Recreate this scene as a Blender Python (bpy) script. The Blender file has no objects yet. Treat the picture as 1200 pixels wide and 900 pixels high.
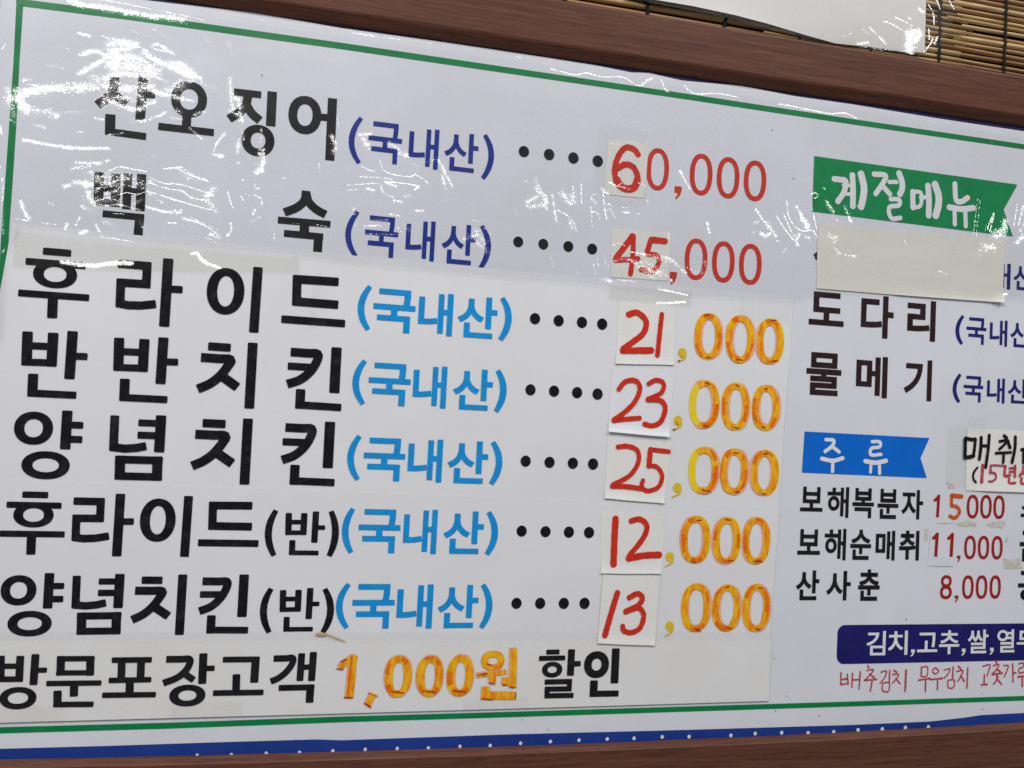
import bpy, math, random
import numpy as np
from mathutils import Matrix, Vector
random.seed(7); rng = np.random.default_rng(11)
C = bpy.context.scene
col = C.collection

# ------------------------------------------------------------------ camera
F = 900.0                      # focal length in pixels of the 1200 px wide photograph
DIST = 1.06                    # metres from the camera to the menu board's plane
CAMZ = 1.60
rv = np.array([-0.03086, -0.20774, 0.05361])
t = np.linalg.norm(rv); k = rv / t
K = np.array([[0, -k[2], k[1]], [k[2], 0, -k[0]], [-k[1], k[0], 0]])
R = np.eye(3) + math.sin(t) * K + (1 - math.cos(t)) * K @ K
W = lambda b: Vector((b[0], b[2], -b[1]))
cam = bpy.data.cameras.new('camera'); cam.sensor_width = 36; cam.lens = 27
cam.clip_start = 0.02; cam.clip_end = 60
co = bpy.data.objects.new('camera', cam); col.objects.link(co)
m = Matrix.Identity(4)
for i, v in enumerate((W(R[0]), -W(R[1]), -W(R[2]))):
    for j in range(3): m[j][i] = v[j]
m.translation = Vector((0, -DIST, CAMZ))
co.matrix_world = m; C.camera = co
CAMP = np.array([0, -DIST, CAMZ])

def P(px, py, h=0.0):
    """the point h metres in front of the board's plane that the photograph shows at px, py"""
    d = R.T @ np.array([(px - 600) / F, (py - 450) / F, 1.0])
    d = d * ((DIST - h) / d[2])
    return np.array([d[0], d[2] - DIST, CAMZ - d[1]])
def S(px, py): return float(np.linalg.norm(P(px + 1, py) - P(px, py)))

# ------------------------------------------------------------------ light
w = bpy.data.worlds.new('World'); C.world = w; w.use_nodes = True
bg = w.node_tree.nodes['Background']; bg.inputs[1].default_value = 1.0
# the light of the room: a bright ceiling over a dimmer room
wt = w.node_tree; tcw = wt.nodes.new('ShaderNodeTexCoord'); sx = wt.nodes.new('ShaderNodeSeparateXYZ'); wr = wt.nodes.new('ShaderNodeValToRGB')
wt.links.new(tcw.outputs['Generated'], sx.inputs[0]); mr = wt.nodes.new('ShaderNodeMapRange'); mr.inputs['From Min'].default_value = -1; mr.inputs['From Max'].default_value = 1
wt.links.new(sx.outputs['Z'], mr.inputs['Value']); wt.links.new(mr.outputs[0], wr.inputs['Fac']); wt.links.new(wr.outputs[0], bg.inputs[0])
els = wr.color_ramp.elements; els[0].position = 0.0; els[0].color = (0.34, 0.33, 0.33, 1); els[1].position = 1.0; els[1].color = (0.95, 0.96, 1.0, 1)
for p_, c_ in ((0.3, (0.24, 0.235, 0.235, 1)), (0.42, (0.11, 0.11, 0.112, 1)), (0.66, (0.125, 0.125, 0.13, 1)), (0.8, (0.62, 0.63, 0.65, 1))):
    e_ = els.new(p_); e_.color = c_
LAMPS = []
def tube(x, y, z, length, width, power, target):
    l = bpy.data.lights.new('ceiling_tube', 'AREA'); l.shape = 'RECTANGLE'; l.size = length; l.size_y = width
    l.energy = power; l.color = (1.0, 0.985, 0.96)
    o = bpy.data.objects.new('ceiling_tube', l); col.objects.link(o)
    o.location = (x, y, z)
    d = (Vector(target) - Vector((x, y, z))).normalized()
    zax = -d; xax = Vector((1, 0, 0)); xax = (xax - zax * xax.dot(zax)).normalized(); yax = zax.cross(xax)
    mm = Matrix.Identity(4)
    for i, v in enumerate((xax, yax, zax)):
        for j in range(3): mm[j][i] = v[j]
    mm.translation = Vector((x, y, z)); o.matrix_world = mm
    LAMPS.append((x, y, z, length, width))
b0 = P(60, -310)
tube(b0[0] + 2 * (b0[0] - CAMP[0]), -2 * DIST, b0[2] + 2 * (b0[2] - CAMP[2]), 1.5, 0.26, 68, (-0.2, 0, CAMZ))
b1 = P(1000, -320)
tube(b1[0] + 2 * (b1[0] - CAMP[0]), -2 * DIST, b1[2] + 2 * (b1[2] - CAMP[2]), 1.5, 0.26, 67, (0.5, 0, CAMZ))
C.view_settings.view_transform = 'Standard'; C.view_settings.look = 'None'
C.view_settings.exposure = 0.0; C.view_settings.gamma = 1
C.render.engine = 'CYCLES'
C.cycles.use_denoising = False; C.cycles.max_bounces = 8; C.cycles.transparent_max_bounces = 16

# ------------------------------------------------------------------ materials
def mat(name, color, rough=0.6, spec=0.3, vary=0.0, scale=30.0, color2=None, bump=0.0, bscale=200.0, stretch=(1, 1, 1), coat=0.0, lo=0.35, hi=0.65, detail=4):
    mt = bpy.data.materials.new(name); mt.use_nodes = True
    nt = mt.node_tree; b = nt.nodes['Principled BSDF']
    b.inputs['Base Color'].default_value = (*color, 1); b.inputs['Roughness'].default_value = rough
    b.inputs['Specular IOR Level'].default_value = spec; b.inputs['Coat Weight'].default_value = coat
    b.inputs['Coat Roughness'].default_value = 0.15
    tc = nt.nodes.new('ShaderNodeTexCoord'); mp = nt.nodes.new('ShaderNodeMapping'); mp.inputs['Scale'].default_value = stretch
    nt.links.new(tc.outputs['Object'], mp.inputs['Vector'])
    if vary or color2:
        c2 = color2 or tuple(max(0, c * (1 - vary)) for c in color)
        n = nt.nodes.new('ShaderNodeTexNoise'); n.inputs['Scale'].default_value = scale; n.inputs['Detail'].default_value = detail
        n.inputs['Roughness'].default_value = 0.65
        nt.links.new(mp.outputs[0], n.inputs['Vector'])
        r = nt.nodes.new('ShaderNodeValToRGB'); r.color_ramp.elements[0].position = lo; r.color_ramp.elements[1].position = hi
        r.color_ramp.elements[0].color = (*color, 1); r.color_ramp.elements[1].color = (*c2, 1)
        nt.links.new(n.outputs['Fac'], r.inputs['Fac']); nt.links.new(r.outputs[0], b.inputs['Base Color'])
    if bump:
        n2 = nt.nodes.new('ShaderNodeTexNoise'); n2.inputs['Scale'].default_value = bscale; n2.inputs['Detail'].default_value = 3
        nt.links.new(mp.outputs[0], n2.inputs['Vector'])
        bp = nt.nodes.new('ShaderNodeBump'); bp.inputs['Strength'].default_value = bump; bp.inputs['Distance'].default_value = 0.001
        nt.links.new(n2.outputs['Fac'], bp.inputs['Height']); nt.links.new(bp.outputs[0], b.inputs['Normal'])
    return mt
M = {}
M['banner'] = mat('vinyl_banner', (0.735, 0.755, 0.82), 0.45, 0.2, color2=(0.695, 0.712, 0.765), scale=5, bump=0.12, bscale=420)
M['sheet'] = mat('printed_sheet', (0.775, 0.785, 0.818), 0.48, 0.2, color2=(0.74, 0.745, 0.765), scale=5, bump=0.1, bscale=260)
M['strip'] = mat('discount_paper', (0.78, 0.782, 0.79), 0.5, 0.2, color2=(0.75, 0.745, 0.735), scale=8, bump=0.1, bscale=260)
M['patch'] = mat('patch_paper', (0.81, 0.81, 0.79), 0.6, 0.2, color2=(0.775, 0.77, 0.745), scale=14, bump=0.15, bscale=300)
M['patch_cool'] = mat('patch_paper_cool', (0.80, 0.81, 0.85), 0.6, 0.25, color2=(0.77, 0.78, 0.82), scale=14, bump=0.15, bscale=300)
M['patch_old'] = mat('patch_paper_yellowed', (0.80, 0.797, 0.75), 0.6, 0.2, color2=(0.77, 0.763, 0.71), scale=12, bump=0.15, bscale=300)
M['cover'] = mat('cover_paper', (0.80, 0.79, 0.715), 0.55, 0.2, color2=(0.745, 0.735, 0.655), scale=8, bump=0.15, bscale=200, stretch=(1, 1, 2.5))
M['note'] = mat('note_paper', (0.83, 0.825, 0.80), 0.6, 0.25, color2=(0.79, 0.78, 0.75), scale=14, bump=0.12, bscale=300)
M['black'] = mat('black_print', (0.008, 0.008, 0.010), 0.5, 0.12, color2=(0.018, 0.018, 0.02), scale=60)
M['black2'] = mat('black_ink_mottled', (0.008, 0.008, 0.011), 0.5, 0.12, color2=(0.034, 0.034, 0.04), scale=70, lo=0.48, hi=0.85)
M['brownblack'] = mat('dark_brown_print', (0.025, 0.012, 0.012), 0.5, 0.12, color2=(0.035, 0.02, 0.022), scale=60)
M['navy'] = mat('navy_print', (0.010, 0.028, 0.235), 0.5, 0.12, color2=(0.014, 0.042, 0.30), scale=90)
M['navy_dark'] = mat('dark_navy_print', (0.013, 0.016, 0.14), 0.5, 0.12, color2=(0.018, 0.026, 0.18), scale=90)
M['sky_ink'] = mat('light_blue_print', (0.008, 0.265, 0.66), 0.5, 0.12, color2=(0.012, 0.31, 0.72), scale=70)
M['green'] = mat('green_print', (0.003, 0.20, 0.058), 0.5, 0.12, color2=(0.004, 0.235, 0.07), scale=26)
M['flag_green'] = mat('green_flag_print', (0.004, 0.22, 0.068), 0.5, 0.12, color2=(0.008, 0.27, 0.09), scale=22)
M['flag_blue'] = mat('blue_flag_print', (0.004, 0.135, 0.60), 0.5, 0.12, color2=(0.006, 0.15, 0.66), scale=22)
M['pill'] = mat('indigo_panel_print', (0.013, 0.012, 0.12), 0.5, 0.12, color2=(0.016, 0.015, 0.14), scale=30)
M['edge_blue'] = mat('blue_edge_print', (0.008, 0.036, 0.24), 0.35, 0.35, color2=(0.011, 0.046, 0.29), scale=14)
M['edge_navy'] = mat('navy_edge_print', (0.016, 0.014, 0.055), 0.5, 0.12, color2=(0.022, 0.02, 0.075), scale=14)
M['white_print'] = mat('white_print', (0.80, 0.80, 0.82), 0.5, 0.12, color2=(0.74, 0.74, 0.76), scale=40)
M['red'] = mat('red_print', (0.66, 0.045, 0.022), 0.5, 0.12, color2=(0.56, 0.035, 0.02), scale=80)
M['dark_red'] = mat('dark_red_print', (0.40, 0.018, 0.014), 0.5, 0.12, color2=(0.30, 0.014, 0.014), scale=110)
M['marker_red'] = mat('red_marker_ink', (0.66, 0.036, 0.016), 0.5, 0.12, color2=(0.50, 0.02, 0.012), scale=110, lo=0.45, hi=0.75)
M['pen_red'] = mat('red_pen_ink', (0.46, 0.03, 0.05), 0.5, 0.12, color2=(0.66, 0.20, 0.23), scale=420, lo=0.45, hi=0.75)
M['rust'] = mat('orange_red_marker_ink', (0.52, 0.05, 0.012), 0.5, 0.12, color2=(0.66, 0.16, 0.03), scale=200)
M['orange'] = mat('orange_marker_ink', (0.82, 0.205, 0.005), 0.5, 0.12, color2=(0.90, 0.50, 0.014), scale=150, lo=0.33, hi=0.62, stretch=(1, 1, 0.3), detail=2)
M['orange_deep'] = mat('layered_marker_ink', (0.74, 0.12, 0.008), 0.5, 0.12, color2=(0.86, 0.24, 0.008), scale=160)
M['pink'] = mat('pink_marker_edge', (0.84, 0.36, 0.29), 0.5, 0.12, color2=(0.84, 0.50, 0.42), scale=150)
M['dash'] = mat('marker_overlap_ink', (0.34, 0.03, 0.01), 0.5, 0.12, color2=(0.55, 0.07, 0.01), scale=300)
M['yellow'] = mat('yellow_print', (0.87, 0.66, 0.03), 0.5, 0.12, color2=(0.84, 0.60, 0.02), scale=60)
M['mustard'] = mat('dull_yellow_print', (0.66, 0.50, 0.03), 0.5, 0.12, color2=(0.74, 0.55, 0.04), scale=120)
M['residue'] = mat('adhesive_residue', (0.50, 0.47, 0.41), 0.75, 0.2, color2=(0.66, 0.645, 0.60), scale=190, lo=0.35, hi=0.6)
M['cord'] = mat('dark_cord', (0.012, 0.011, 0.010), 0.8, 0.2, bump=0.4, bscale=600)
M['wall'] = mat('wall_gap_shade', (0.055, 0.032, 0.02), 0.7, 0.2, color2=(0.04, 0.022, 0.014), scale=6)  # wall coloured dark brown to stand in for shade between the blind's sticks
M['paper'] = mat('notice_paper', (0.76, 0.745, 0.715), 0.6, 0.25, color2=(0.73, 0.71, 0.68), scale=5)
M['straw'] = mat('straw', (0.52, 0.33, 0.15), 0.6, 0.3, color2=(0.62, 0.44, 0.25), scale=300)
M['seam'] = mat('grimy_paper_edge', (0.42, 0.40, 0.36), 0.8, 0.1, color2=(0.62, 0.61, 0.58), scale=120)
M['dirt'] = mat('fly_speck', (0.16, 0.14, 0.12), 0.8, 0.1)

def wood(name, c1, c2, c3):
    mt = bpy.data.materials.new(name); mt.use_nodes = True; nt = mt.node_tree; b = nt.nodes['Principled BSDF']
    tc = nt.nodes.new('ShaderNodeTexCoord')
    def noise(sc, stretch, det):
        mp = nt.nodes.new('ShaderNodeMapping'); mp.inputs['Scale'].default_value = stretch
        nt.links.new(tc.outputs['Object'], mp.inputs['Vector'])
        n = nt.nodes.new('ShaderNodeTexNoise'); n.inputs['Scale'].default_value = sc; n.inputs['Detail'].default_value = det
        n.inputs['Roughness'].default_value = 0.7; n.inputs['Distortion'].default_value = 0.3
        nt.links.new(mp.outputs[0], n.inputs['Vector']); return n
    n1 = noise(9, (0.55, 22, 22), 5); n2 = noise(60, (0.30, 13, 13), 5)
    r = nt.nodes.new('ShaderNodeValToRGB'); r.color_ramp.elements[0].position = 0.33; r.color_ramp.elements[1].position = 0.68
    r.color_ramp.elements[0].color = (*c2, 1); r.color_ramp.elements[1].color = (*c1, 1)
    nt.links.new(n1.outputs['Fac'], r.inputs['Fac'])
    r2 = nt.nodes.new('ShaderNodeValToRGB'); r2.color_ramp.elements[0].position = 0.34; r2.color_ramp.elements[1].position = 0.54
    r2.color_ramp.elements[0].color = (*c3, 1); r2.color_ramp.elements[1].color = (1, 1, 1, 1)
    nt.links.new(n2.outputs['Fac'], r2.inputs['Fac'])
    mx = nt.nodes.new('ShaderNodeMix'); mx.data_type = 'RGBA'; mx.blend_type = 'MULTIPLY'; mx.inputs[0].default_value = 0.85
    nt.links.new(r.outputs[0], mx.inputs[6]); nt.links.new(r2.outputs[0], mx.inputs[7])
    nt.links.new(mx.outputs[2], b.inputs['Base Color'])
    b.inputs['Roughness'].default_value = 0.5; b.inputs['Specular IOR Level'].default_value = 0.16
    bp = nt.nodes.new('ShaderNodeBump'); bp.inputs['Strength'].default_value = 0.18; bp.inputs['Distance'].default_value = 0.0006
    nt.links.new(n2.outputs['Fac'], bp.inputs['Height']); nt.links.new(bp.outputs[0], b.inputs['Normal'])
    return mt
M['wood'] = wood('frame_wood_laminate', (0.155, 0.064, 0.041), (0.098, 0.038, 0.023), (0.45, 0.42, 0.42))

def bamboo():
    mt = bpy.data.materials.new('bamboo_sticks'); mt.use_nodes = True; nt = mt.node_tree; b = nt.nodes['Principled BSDF']
    g = nt.nodes.new('ShaderNodeNewGeometry')
    r = nt.nodes.new('ShaderNodeValToRGB'); e = r.color_ramp.elements
    e[0].color = (0.20, 0.095, 0.032, 1); e[1].color = (0.62, 0.47, 0.24, 1)
    for pos, c in ((0.3, (0.34, 0.185, 0.065, 1)), (0.6, (0.46, 0.29, 0.12, 1)), (0.8, (0.55, 0.39, 0.17, 1))):
        q = e.new(pos); q.color = c
    nt.links.new(g.outputs['Random Per Island'], r.inputs['Fac'])
    tc = nt.nodes.new('ShaderNodeTexCoord'); mp = nt.nodes.new('ShaderNodeMapping'); mp.inputs['Scale'].default_value = (1, 14, 14)
    nt.links.new(tc.outputs['Object'], mp.inputs['Vector'])
    n = nt.nodes.new('ShaderNodeTexNoise'); n.inputs['Scale'].default_value = 22; n.inputs['Detail'].default_value = 5
    nt.links.new(mp.outputs[0], n.inputs['Vector'])
    r2 = nt.nodes.new('ShaderNodeValToRGB'); r2.color_ramp.elements[0].position = 0.3; r2.color_ramp.elements[1].position = 0.6
    r2.color_ramp.elements[0].color = (0.5, 0.42, 0.36, 1); r2.color_ramp.elements[1].color = (1, 1, 1, 1)
    nt.links.new(n.outputs['Fac'], r2.inputs['Fac'])
    mx = nt.nodes.new('ShaderNodeMix'); mx.data_type = 'RGBA'; mx.blend_type = 'MULTIPLY'; mx.inputs[0].default_value = 0.8
    nt.links.new(r.outputs[0], mx.inputs[6]); nt.links.new(r2.outputs[0], mx.inputs[7])
    nt.links.new(mx.outputs[2], b.inputs['Base Color']); b.inputs['Roughness'].default_value = 0.42; b.inputs['Specular IOR Level'].default_value = 0.4
    return mt
M['bamboo'] = bamboo()

def clear(name, tint, rough, gain, use_attr, haze=0.3):
    """thin clear plastic: what is behind shows through, lamps glint off it"""
    mt = bpy.data.materials.new(name); mt.use_nodes = True; nt = mt.node_tree; nt.nodes.clear()
    out = nt.nodes.new('ShaderNodeOutputMaterial'); mix = nt.nodes.new('ShaderNodeMixShader')
    tr = nt.nodes.new('ShaderNodeBsdfTransparent'); tr.inputs[0].default_value = (*tint, 1)
    gl = nt.nodes.new('ShaderNodeBsdfGlossy'); gl.inputs['Roughness'].default_value = rough
    lw = nt.nodes.new('ShaderNodeLayerWeight'); lw.inputs[0].default_value = 0.5      # the same from both sides of the sheet
    pw = nt.nodes.new('ShaderNodeMath'); pw.operation = 'POWER'; pw.inputs[1].default_value = 5
    mu = nt.nodes.new('ShaderNodeMath'); mu.operation = 'MULTIPLY_ADD'; mu.inputs[1].default_value = 0.9; mu.inputs[2].default_value = gain; mu.use_clamp = True
    nt.links.new(lw.outputs['Facing'], pw.inputs[0]); nt.links.new(pw.outputs[0], mu.inputs[0]); nt.links.new(mu.outputs[0], mix.inputs[0])
    gl2 = nt.nodes.new('ShaderNodeBsdfGlossy'); gl2.inputs['Roughness'].default_value = haze
    gm = nt.nodes.new('ShaderNodeMixShader'); gm.inputs[0].default_value = 0.52 if use_attr else 0.0
    nt.links.new(gl.outputs[0], gm.inputs[1]); nt.links.new(gl2.outputs[0], gm.inputs[2])
    nt.links.new(tr.outputs[0], mix.inputs[1]); nt.links.new(gm.outputs[0], mix.inputs[2]); nt.links.new(mix.outputs[0], out.inputs[0])
    if use_attr:
        at = nt.nodes.new('ShaderNodeAttribute'); at.attribute_name = 'crinkle'
        nt.links.new(at.outputs['Vector'], gl.inputs['Normal'])
        a2 = nt.nodes.new('ShaderNodeAttribute'); a2.attribute_name = 'billow'; nt.links.new(a2.outputs['Vector'], gl2.inputs['Normal'])
    else:
        tc = nt.nodes.new('ShaderNodeTexCoord'); n = nt.nodes.new('ShaderNodeTexNoise'); n.inputs['Scale'].default_value = 90
        nt.links.new(tc.outputs['Object'], n.inputs['Vector'])
        bp = nt.nodes.new('ShaderNodeBump'); bp.inputs['Strength'].default_value = 0.3; bp.inputs['Distance'].default_value = 0.001
        nt.links.new(n.outputs['Fac'], bp.inputs['Height']); nt.links.new(bp.outputs[0], gl.inputs['Normal'])
    return mt
M['film'] = clear('clear_film', (0.985, 0.987, 0.992), 0.12, 0.056, True)
M['tape'] = clear('clear_tape', (0.994, 0.993, 0.986), 0.2, 0.014, False)
M['tape_shiny'] = clear('shiny_clear_tape', (0.985, 0.983, 0.965), 0.1, 0.045, True)
M['tape_old'] = clear('yellowed_tape', (0.988, 0.985, 0.968), 0.25, 0.014, False)

# ------------------------------------------------------------------ mesh helpers
class MB:
    def __init__(self): self.v = []; self.f = []; self.mi = []
    def add(self, V, Fs, mi=0):
        n = len(self.v); self.v += [tuple(float(c) for c in q) for q in V]
        self.f += [tuple(n + i for i in f) for f in Fs]; self.mi += [mi] * len(Fs)
def wpos(o):
    p = np.zeros(3)
    while o: p += np.array(o.location); o = o.parent
    return p
def build(name, mb, mats, parent=None, smooth=False, origin=None, label=None):
    if not isinstance(mats, (list, tuple)): mats = [mats]
    V = np.array(mb.v)
    if parent is not None: org = wpos(parent); loc = (0, 0, 0)
    else:
        org = np.array(origin) if origin is not None else np.array([(V[:, 0].min() + V[:, 0].max()) / 2, V[:, 1].max(), V[:, 2].min()])
        loc = tuple(org)
    me = bpy.data.meshes.new(name); me.from_pydata((V - org).tolist(), [], mb.f)
    for q in mats: me.materials.append(q)
    me.polygons.foreach_set('material_index', mb.mi)
    if smooth: me.polygons.foreach_set('use_smooth', [True] * len(mb.f))
    me.update()
    o = bpy.data.objects.new(name, me); col.objects.link(o); o.location = loc
    if parent is not None: o.parent = parent
    if label: o['label'] = label
    return o
def thing(o, label, cat, group=None):
    o['label'] = label; o['category'] = cat
    if group: o['group'] = group
    return o
def empty(name, loc):
    o = bpy.data.objects.new(name, None); col.objects.link(o); o.location = tuple(float(c) for c in loc); o.empty_display_size = 0.05
    return o

def spline(pts, n=8):
    pts = [np.array(p, float) for p in pts]
    if len(pts) < 3: return [pts[0] + (pts[-1] - pts[0]) * i / 5 for i in range(6)]
    q = [2 * pts[0] - pts[1]] + pts + [2 * pts[-1] - pts[-2]]; out = []
    for i in range(1, len(q) - 2):
        for s in range(n):
            u = s / n
            out.append(0.5 * (2 * q[i] + (q[i + 1] - q[i - 1]) * u + (2 * q[i - 1] - 5 * q[i] + 4 * q[i + 1] - q[i + 2]) * u * u + (3 * q[i] - q[i - 1] - 3 * q[i + 1] + q[i + 2]) * u ** 3))
    out.append(pts[-1]); return out
LIFT = [0.0]
def lift():                     # every ink layer lies a hair above the one before, so none coincide
    LIFT[0] = (LIFT[0] + 0.000005) % 0.00012
    return LIFT[0]
def stroke(mb, pts, wpx, h, mi=0, smooth=True, rnd=0.06, cap=True, taper=None, surf=None):
    """a brush or pen stroke laid on the surface, pts in photograph pixels"""
    surf = surf or P
    if smooth: pp = spline(pts)
    else:
        pp = []
        for a, b in zip(pts[:-1], pts[1:]):
            a = np.array(a, float); b = np.array(b, float); pp += [a + (b - a) * i / 4 for i in range(4)]
        pp.append(np.array(pts[-1], float))
    h = h + lift()
    w3 = [surf(p[0], p[1], h) for p in pp]
    x = np.array([(p[0], p[2]) for p in w3]); n = len(x); y = w3[0][1]
    sc = S(pp[0][0], pp[0][1])
    d = np.gradient(x, axis=0); d /= (np.linalg.norm(d, axis=1)[:, None] + 1e-12); nr = np.stack([-d[:, 1], d[:, 0]], 1)
    hw = np.full(n, wpx * sc / 2)
    if taper:
        u = np.linspace(0, 1, n); hw *= np.interp(u, np.linspace(0, 1, len(taper)), taper)
    if rnd:
        ph = random.random() * 9
        wob = np.array([math.sin(ph + i * 1.3) + math.sin(ph * 2 + i * 2.9) for i in range(n)]) * rnd * 0.5
        hwl = hw * (1 + wob); hwr = hw * (1 - np.roll(wob, 2))
    else: hwl = hwr = hw
    V = []; Fs = []
    for i in range(n):
        dy = -i * 0.0000025
        a = x[i] + nr[i] * hwl[i]; b = x[i] - nr[i] * hwr[i]
        V += [(a[0], y + dy, a[1]), (b[0], y + dy, b[1])]
        if i: Fs.append((2 * i - 2, 2 * i - 1, 2 * i + 1, 2 * i))
    if cap:
        for i, s in ((0, -1), (n - 1, 1)):
            c0 = len(V); ring = []
            dy = y - i * 0.0000025
            for j in range(1, 6):
                an = math.pi * j / 6
                q = x[i] + nr[i] * hw[i] * math.cos(an) + s * d[i] * hw[i] * math.sin(an) * 0.9
                V.append((q[0], dy, q[1])); ring.append(c0 + j - 1)
            f = [2 * i] + ring + [2 * i + 1]
            Fs.append(tuple(f) if s < 0 else tuple(reversed(f)))
    mb.add(V, Fs, mi)
def poly(mb, pts, h, mi=0):
    h = h + lift()
    mb.add([P(x, y, h) for x, y in pts], [tuple(range(len(pts)))], mi)
def rect_of(box, h):
    x0, y0, x1, y1 = box; ym = (y0 + y1) / 2; xm = (x0 + x1) / 2
    return P(x0, ym, h)[0], P(x1, ym, h)[0], P(xm, y1, h)[2], P(xm, y0, h)[2]     # left, right, bottom, top
def ring(mb, box, th, h, mi=0, n=40, ex=2.25, a0=0.0, a1=2 * math.pi, wob=0.0, thy=None):
    l, r, b, t_ = rect_of(box, h); y = -h - lift(); sc = S(box[0], box[1])
    cx, cz, rx, rz = (l + r) / 2, (b + t_) / 2, (r - l) / 2, (t_ - b) / 2
    T = th * sc; Ty = (thy or th) * sc
    V = []; Fs = []; full = abs(a1 - a0 - 2 * math.pi) < 1e-6
    m_ = n if full else n + 1; ph = random.random() * 7
    for i in range(m_):
        a = a0 + (a1 - a0) * i / n; ca, sa = math.cos(a), math.sin(a)
        sx = math.copysign(abs(ca) ** (2 / ex), ca); sz = math.copysign(abs(sa) ** (2 / ex), sa)
        wo = 1 + wob * (math.sin(ph + 3 * a) + 0.6 * math.sin(ph * 2 + 7 * a)); wi = 1 + wob * (math.sin(ph * 3 + 4 * a) + 0.6 * math.sin(ph + 9 * a))
        V += [(cx + rx * sx * wo, y, cz + rz * sz * wo), (cx + (rx - T) * sx * wi, y, cz + (rz - Ty) * sz * wi)]
    for i in range(n):
        j = (i + 1) % m_
        Fs.append((2 * i, 2 * i + 1, 2 * j + 1, 2 * j))
    mb.add(V, Fs, mi)

GC = {}
def glyph(ch, off):
    key = (ch, off)
    if key not in GC:
        cu = bpy.data.curves.new('g', 'FONT'); cu.body = ch; cu.size = 1; cu.offset = off; cu.resolution_u = 5
        o = bpy.data.objects.new('g', cu); col.objects.link(o)
        dg = bpy.context.evaluated_depsgraph_get(); ev = o.evaluated_get(dg); me = ev.to_mesh()
        V = np.array([tuple(q.co) for q in me.vertices]); Fs = [tuple(p.vertices) for p in me.polygons]
        ev.to_mesh_clear(); bpy.data.objects.remove(o); bpy.data.curves.remove(cu)
        V = V[:, :2]; lo = V.min(0); hi = V.max(0); GC[key] = ((V - lo) / (hi - lo), Fs)
    return GC[key]
def word(mb, chars, boxes, off, h, mi=0, rnd=False):
    h = h + lift()
    for ch, bx in zip(chars, boxes):
        V, Fs = glyph(ch, min(off, 0.022) if ch == '해' else off); l, r, b, t_ = rect_of(bx, h)
        mb.add([(l + (r - l) * q[0], -h, b + (t_ - b) * q[1]) for q in V], Fs, mi)
def paren(mb, box, side, wpx, h, mi=0):
    x0, y0, x1, y1 = box; ym = (y0 + y1) / 2; hw = wpx / 2
    ln = -0.045 * (y1 - y0) / 2                   # stems lean with the perspective
    if side == '(': pts = [(x1 - hw - ln, y0 + 1), (x0 + hw, ym), (x1 - hw + ln, y1 - 1)]
    else: pts = [(x0 + hw - ln, y0 + 1), (x1 - hw, ym), (x0 + hw + ln, y1 - 1)]
    a, b_, c = [np.array(p, float) for p in pts]
    ctl = 2 * b_ - (a + c) / 2
    stroke(mb, [(1 - u) ** 2 * a + 2 * u * (1 - u) * ctl + u * u * c for u in np.linspace(0, 1, 7)], wpx, h, mi, rnd=0, cap=False, taper=[0.8, 1.05, 1.1, 1.05, 0.8])
def dots(mb, pts, r, h, mi=0):
    for x, y in pts:
        c = P(x, y, h); rr = r * S(x, y); y_ = -h - lift()
        mb.add([(c[0] + rr * math.cos(a), y_, c[2] + 1.05 * rr * math.sin(a)) for a in np.linspace(0, 2 * math.pi, 22, endpoint=False)], [tuple(range(22))], mi)
def zx(ox, oy, k): return lambda *a: [(ox + x / k, oy + y / k) for x, y in a]     # zoomed crop -> photograph pixels

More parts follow.
